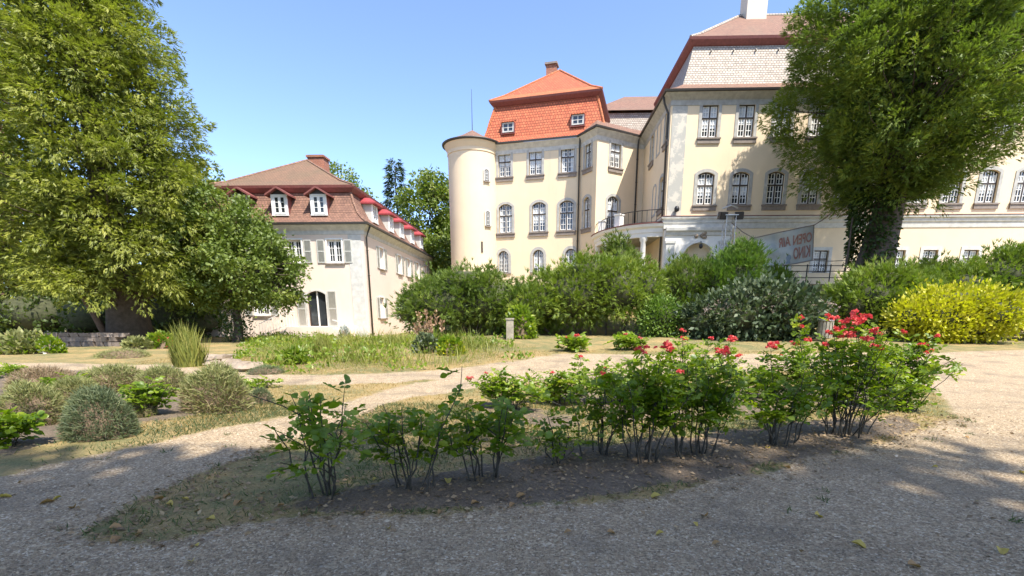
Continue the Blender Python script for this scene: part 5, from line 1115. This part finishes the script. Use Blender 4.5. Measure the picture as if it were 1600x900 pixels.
mound('lavender_bush', 'large fading lavender mound nearest the dry grass', 'lavender', 318, 648, 572, 62, [('lav', .62), ('lavdry', .38)], 6500, 302, LG, ln=.24)
mound('lavender_bush', 'lavender mound behind the yellow green rose sprig', 'lavender', 240, 622, 570, 50, [('lav', .7), ('lavdry', .3)], 4500, 303, LG, ln=.22)
mound('lavender_bush', 'wide lavender mound behind the santolina', 'lavender', 150, 618, 570, 62, [('lav', .6), ('lavdry', .4)], 5200, 304, LG, ln=.24)
mound('lavender_bush', 'pale lavender mound left of the santolina', 'lavender', 22, 672, 596, 60, [('lav', .7), ('lavdry', .3)], 5200, 305, LG, ln=.2)
mound('lavender_bush', 'pinkish faded lavender far left behind pale mound', 'lavender', 38, 612, 574, 56, [('lavdry', .6), ('lav', .4)], 3800, 306, LG, ln=.22)
mound('lavender_bush', 'small pale lavender tuft between santolina and large mound', 'lavender', 210, 656, 612, 26, [('lav', .9), ('lavdry', .1)], 2200, 307, LG, ln=.16)
mound('lavender_bush', 'yellowish lavender mound above the santolina', 'lavender', 100, 640, 590, 46, [('lav', .85), ('lavdry', .15)], 3600, 308, LG, ln=.2)
mound('catmint', 'low blue green catmint clump on the dry grass', 'herb', 400, 632, 606, 24, [('santo', 1.0)], 1500, 309, None, ln=.14, rnd_=.7, upw=.2)
mound('catmint', 'flat grey green herb mat beside the pond stones', 'herb', 405, 586, 572, 34, [('santo', 1.0)], 1600, 310, None, ln=.16, rnd_=.7, upw=.2)
mound('catmint', 'low grey herb mat on the far left lawn', 'herb', 172, 560, 545, 44, [('lav', 1.0)], 2200, 311, None, ln=.2, rnd_=.6, upw=.3)
mound('garden_shrub', 'loose green shrub at the left edge before the garden wall', 'bush', 12, 554, 518, 46, [('lav', .7), ('roselight', .3)], 2600, 312, None, LEAF, ln=.22, rnd_=.6, upw=.5)
mound('garden_shrub', 'leafy plant with white flowers before the garden wall', 'plant', 68, 553, 526, 22, [('roselight', .85), ('whiteflower', .15)], 1200, 313, None, LEAF, ln=.2, rnd_=.6, upw=.6)
mound('garden_shrub', 'pale leafy plant at the foot of the thuja trunk', 'plant', 205, 546, 527, 24, [('lav', 1.0)], 1200, 314, None, LEAF, ln=.22, rnd_=.6, upw=.6)
mound('garden_shrub', 'green plant with red blooms right of the thuja trunk', 'plant', 243, 545, 520, 26, [('roselight', .9), ('red', .1)], 1300, 315, None, LEAF, ln=.22, rnd_=.6, upw=.6)
for i, (lb, px_, ba, tp, hw_, n, mt) in enumerate([
    ('yellow green rose in front of the large lavender mound', 235, 652, 585, 34, 130, 'roselight'), ('shaded rose cut by the left picture edge', 12, 700, 632, 44, 150, 'rose'),
    ('small rose sprig behind the santolina', 108, 622, 586, 30, 90, 'roselight'), ('small rose at the right end of the lavender bed', 378, 622, 590, 24, 80, 'roselight'), ('low bright rose far left behind the lavender', 14, 588, 566, 60, 170, 'roselight'), ('tiny rose sprig on the dry grass by the path', 412, 606, 592, 14, 28, 'roselight')]):
    rose(lb, (px_, ba), tp, hw_, 7, n, 330 + i, mt, False, lsize=.15, bare=.15, group='roses among the lavender')
def clump(name, label, cat, px_, base, top, hw_px, mat, n, seed, ln=None, lean=.35, tpl=None, extra=None):
    r = np.random.default_rng(seed); b = gnd(px_, base); Y = b[1]; H = at(px_, top, Y)[2] - b[2]; R = hw_px * Y / FPX; t = thing(name, label, cat, tuple(b)); a = r.uniform(0, 6.28, n); q = r.random(n) ** .6
    P = np.stack([np.cos(a) * q * R * .45, np.sin(a) * q * R * .4, np.zeros(n)], 1); A = np.stack([np.cos(a) * q * lean, np.sin(a) * q * lean, np.ones(n)], 1) + r.normal(size=(n, 3)) * .16; hs_ = H * (.35 + .75 * r.random(n)) * (1.05 - .45 * q)
    S3 = np.stack([np.full(n, H * .55), hs_, hs_], 1); out = np.stack([np.cos(a), np.sin(a), np.full(n, .1)], 1); Fm = frames(A, None, -out)
    foliage('foliage', [scatter(tpl or blade_tpl(.32, .022), P, Fm, S3, r.random(n))], M[mat], t); return t, b, H, R
clump('grass_clump', 'tall bright green ornamental grass clump by the pond stones', 'grass clump', 296, 573, 498, 46, 'grassy', 1300, 351)
clump('grass_clump', 'upright reed clump in front of the house steps', 'grass clump', 505, 560, 512, 30, 'grassy', 700, 352)
t, b, H, R = clump('astilbe_plant', 'dried brown plume flowers rising above the meadow strip', 'plant', 676, 545, 508, 24, 'roselight', 350, 353, tpl=blade_tpl(.3, .05))
r = np.random.default_rng(8)
for k in range(11):
    n = 34; c_ = r.normal(size=2) * R * .5; hk = H * (.85 + .75 * r.random()); zz = hk * (.55 + .45 * r.random(n)); P = np.column_stack([c_[0] + r.normal(size=n) * .035, c_[1] + r.normal(size=n) * .035, zz])
    foliage('plume', [scatter(LEAF, P, frames(rdir(r, n, 1.2), r.uniform(0, 6, n)), .13 * (.6 + .7 * r.random(n)), r.random(n))], M['plume'], t)
mound('phlox_plant', 'dark leafy phlox below the dried plumes', 'plant', 664, 552, 522, 22, [('santo', .9), ('whiteflower', .1)], 1300, 354, None, LEAF, ln=.2, rnd_=.6, upw=.6)
mound('spiraea_bush', 'yellow leaved low shrub right of the dried plumes', 'bush', 702, 556, 523, 24, [('roselight', .6), ('gold', .4)], 1400, 355, None, LEAF, ln=.17, rnd_=.6, upw=.6)
mound('white_flower_plant', 'pale silvery plant in front of the house corner', 'plant', 536, 535, 508, 12, [('whiteflower', .5), ('lav', .5)], 500, 356, None, LEAF, ln=.2, rnd_=.4, upw=1.2)
mound('vine_bush', 'dark low vine bush on the pond edge', 'bush', 456, 570, 546, 20, [('rose', 1.0)], 700, 357, None, LEAF, ln=.22, rnd_=.7, upw=.2)
mound('leafy_bush', 'light leafy bush behind the stone post', 'bush', 812, 530, 470, 26, [('roselight', 1.0)], 1800, 358, None, LEAF, ln=.25, rnd_=.7, upw=.4)
for i, (lb, px_, ba, tp, hw_, fr, mt) in enumerate([('far rose bush with orange red blooms on the lawn edge', 895, 549, 526, 20, [(888, 527, .14, 8), (900, 525, .12, 7)], 'red'), ('far rose bush with pale pink blooms under the leaning trunk', 983, 547, 522, 26, [(978, 522, .12, 6), (1000, 528, .1, 5)], 'pink')]):
    rose(lb, (px_, ba), tp, hw_, 8, 130, 360 + i, 'roselight', False, fr, lsize=.28, bare=.1, fm=mt, group='far roses on the lawn edge')
# pond stones
r = np.random.default_rng(44)
for k in range(16):
    px_, py_ = (r.uniform(318, 400), r.uniform(560, 578)) if k < 12 else (r.uniform(470, 520), r.uniform(555, 562)); p = gnd(px_, py_); mb = MB(); mb.lathe([(.01, -.5), (.7, -.42), (1, 0), (.75, .42), (.01, .5)], (0, 0), 8); mb.v = [tuple(np.array(v) * (1 + .16 * r.normal(size=3))) for v in mb.v]; sc = r.uniform(.16, .36)
    o = mb.build('pond_stone', M['stone'], None, False); o.scale = (sc * 1.3, sc, sc * .8); o.location = (p[0], p[1], p[2] + sc * .2); o.rotation_euler.z = r.uniform(0, 6); tag(o, 'rough pale stone edging the dry pond beside the tall grass clump' if k < 12 else 'pale stone at the meadow edge below the house door', 'stone', 'stones around the dry pond')

# ------------------------------------------------------------------ ground cover, litter and loose stones
def inside(poly, n, seed, pad=0.0):
    r = np.random.default_rng(seed); q = np.array(poly); lo, hi = q.min(0), q.max(0); out = np.zeros((0, 2))
    while len(out) < n:
        p = lo + (hi - lo) * r.random((n * 2, 2)); out = np.concatenate([out, p[sdist(p, poly) > pad]])
    return out[:n]
def blades(name, label, P2, hs_, mat, seed, wd=.03, bend=.4, lean=.35, tone=None):
    r = np.random.default_rng(seed); n = len(P2); P = np.column_stack([P2, surf(P2) - .006]); A = np.column_stack([r.normal(size=(n, 2)) * lean, np.ones(n)]); h_ = hs_ * (.55 + .8 * r.random(n)); S3 = np.stack([h_, h_, h_], 1)
    V, F, R = scatter(blade_tpl(bend, wd), P, frames(A, r.uniform(0, 6.28, n)), S3, r.random(n) if tone is None else np.clip(tone + .35 * r.random(n), 0, 1)); o = link(name, bigmesh(name, V, F, M[mat], R)); return tag(o, label, 'grass', None, 'stuff')
P2 = inside(MEADOW, 26000, 401); r = np.random.default_rng(403); nv_ = vnoise(P2 * 1.3, 5) + .5 * vnoise(P2 * 3.3, 6); P2 = P2[r.random(len(P2)) < np.clip(.36 + .45 * nv_, .03, .9)]; edge = np.clip(sdist(P2, MEADOW) / 1.6, .25, 1)
tn = .3 + .3 * vnoise(P2 * .9, 7) + .15 * r.normal(size=len(P2)); hh = (.38 * (1 + .6 * vnoise(P2 * .9, 8)) + .12) * edge
blades('meadow_grass', 'tall yellow green grass strip in front of the pink house', P2, hh, 'grassy', 402, .020, .5, .38, tn)
P2 = inside(MEADOW, 9000, 405); nv_ = vnoise(P2 * 1.1, 15); P2 = P2[nv_ > .05]; n = len(P2); r = np.random.default_rng(406); P = np.column_stack([P2, hgt(P2[:, 0], P2[:, 1]) + .03 + .42 * r.random(n) ** 1.3 * np.clip(sdist(P2, MEADOW), .2, 1)])
V, F, R = scatter(LEAF, P, frames(rdir(r, n, .6), r.uniform(0, 6.28, n)), .13 * (.6 + .8 * r.random(n)), r.random(n)); tag(link('meadow_herbs', bigmesh('meadow_herbs', V, F, M['roselight'], R)), 'leafy green herbs growing through the meadow strip', 'herbs', None, 'stuff')
r = np.random.default_rng(410); cand = np.column_stack([r.uniform(-14, 14, 130000), 3.2 + 15 * r.random(130000) ** 1.15]); gq, sq = zones(cand); lawn_ = cand[(gq < .35) & (sq < .45)]
isl = sdist(lawn_, ISLAND); lefttip = (lawn_[:, 0] < -1.2) & (lawn_[:, 1] < 7.6); nzv = vnoise(lawn_ * 1.1, 12)
rn = np.random.default_rng(415); nr = np.column_stack([rn.uniform(-9.5, 5, 120000), rn.uniform(3.0, 8.6, 120000)]); gq, sq = zones(nr); nr = nr[(gq < .45) & (sq < .5)]; nr = nr[vnoise(nr * 1.1, 12) + .4 * rn.normal(size=len(nr)) > -.25]; g1_ = lawn_[(lefttip & (nzv > -.35)) | ((lawn_[:, 1] < 8) & (nzv > .25))]; wc = np.column_stack([rn.uniform(-7, 8, 60), rn.uniform(3.2, 8.5, 60)]); wc = np.repeat(wc, rn.integers(6, 26, 60), 0); wc = wc + rn.normal(size=wc.shape) * .035; nr = np.concatenate([nr, wc])
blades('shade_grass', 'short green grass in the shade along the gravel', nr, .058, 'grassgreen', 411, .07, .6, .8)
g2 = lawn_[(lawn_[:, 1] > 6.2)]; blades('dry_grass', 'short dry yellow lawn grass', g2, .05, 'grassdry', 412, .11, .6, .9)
# fallen leaves: fine litter plus the single ones one can see
def lim(n, seed, y0, y1): r = np.random.default_rng(seed); return np.column_stack([r.uniform(-9, 10, n), r.uniform(y0, y1, n)])
cand = lim(90000, 420, 3, 8); sb = sdist(cand, BED); si = sdist(cand, ISLAND); pr = np.where(sb > -.02, .28, np.where(si > 0, np.where(cand[:, 0] < 0, .13, .05) + .40 * np.exp(-si / .3), np.where(si > -.35, .30 * np.exp(si / .2), .006))); r = np.random.default_rng(421); c2 = cand[r.random(len(cand)) < pr][:14000]
n = len(c2); P = np.column_stack([c2, surf(c2) + .008 + .012 * r.random(n)]); D = np.column_stack([r.normal(size=(n, 2)), r.normal(size=n) * .25])
V, F, R = scatter(LEAF, P, frames(D, r.normal(0, .5, n)), .046 * (.4 + r.random(n)), r.random(n)); tag(link('leaf_litter', bigmesh('leaf_litter', V, F, M['litter'], R)), 'small dry brown leaf litter under the roses', 'leaf litter', None, 'stuff')
lv, lf = leaflet(.36); FL = {m_: bigmesh('fallen_leaf', lv * (1, 1, 2.2) - (0, .5, -.06), lf, M[m_], np.full(len(lv), tn_), smooth=True) for m_, tn_ in (('yellowleaf', .5), ('brownleaf', .5))}
YL = [(1023, 779, 1), (1031, 835, 1), (1086, 821, 1), (1341, 856, 1), (1278, 809, 1), (1564, 865, 1), (1460, 732, 1), (607, 827, 1), (585, 751, 1), (307, 856, 1), (300, 880, 1), (1598, 741, 1), (1118, 852, 0), (1101, 807, 0), (566, 805, 0), (265, 790, 1), (290, 781, 1), (330, 815, 1), (180, 828, 0), (182, 846, 0), (218, 838, 0), (90, 781, 1), (75, 786, 0), (310, 802, 0), (355, 778, 0), (405, 784, 0), (373, 790, 0), (440, 796, 0), (250, 783, 0), (115, 795, 0), (8, 778, 1), (700, 757, 1), (640, 748, 1), (742, 790, 0), (813, 781, 0), (800, 792, 0), (688, 802, 0), (1390, 668, 1), (1199, 705, 1), (1230, 733, 0), (1510, 686, 0), (955, 835, 0), (887, 835, 0), (1427, 888, 0)]
for i, (px_, py_, m_) in enumerate(YL):
    p = gnd(px_, py_); o = link('fallen_leaf', FL['yellowleaf' if m_ else 'brownleaf']); s_ = random.uniform(.055, .10); o.location = (p[0], p[1], float(surf(np.array([[p[0], p[1]]]))[0]) + .014); o.scale = (s_,) * 3; o.rotation_euler = (random.uniform(-.3, .3), random.uniform(-.35, .35), random.uniform(0, 6.28))
    tag(o, 'single yellow leaf fallen on the shaded ground' if m_ else 'single curled brown leaf fallen on the shaded ground', 'leaf', 'yellow fallen leaves' if m_ else 'brown fallen leaves')
r = np.random.default_rng(430); n = 110000; yy = 2.5 + 6.5 * r.random(n) ** 1.5; cand = np.column_stack([r.uniform(-1.3, 1.3, n) * yy, yy]); gq, sq = zones(cand); c2 = cand[(gq > .25 + .5 * r.random(n))][:36000]; n = len(c2)
OCT = (np.array([(1, 0, 0), (0, 1, 0), (-1, 0, 0), (0, -1, 0), (0, 0, 1)], float), np.array([(0, 1, 4), (1, 2, 4), (2, 3, 4), (3, 0, 4)]))
sz_ = .0065 * (.6 + 1.0 * r.random(n) ** 2.5) * np.where(r.random(n) < .012, 2.6, 1); P = np.column_stack([c2, surf(c2) + .002]); S3 = np.stack([sz_ * (.8 + .6 * r.random(n)), sz_ * (.8 + .6 * r.random(n)), sz_ * .8], 1); a = r.uniform(0, 6.28, n); D = np.column_stack([np.cos(a), np.sin(a), np.zeros(n)])
V, F, R = scatter(OCT, P, frames(D, r.normal(0, .35, n)), S3, r.random(n)); tag(link('gravel_stones', bigmesh('gravel_stones', V, F, M['pebble'], R)), 'loose grey gravel stones on the path', 'gravel', None, 'stuff')

# ------------------------------------------------------------------ put each building's origin at its base
for root, base in ((castle, (9, 40, 3.3)), (house, (-17.86, 34, 0))):
    root.location = base
    for c in root.children: c.location = Vector(c.location) - Vector(base)
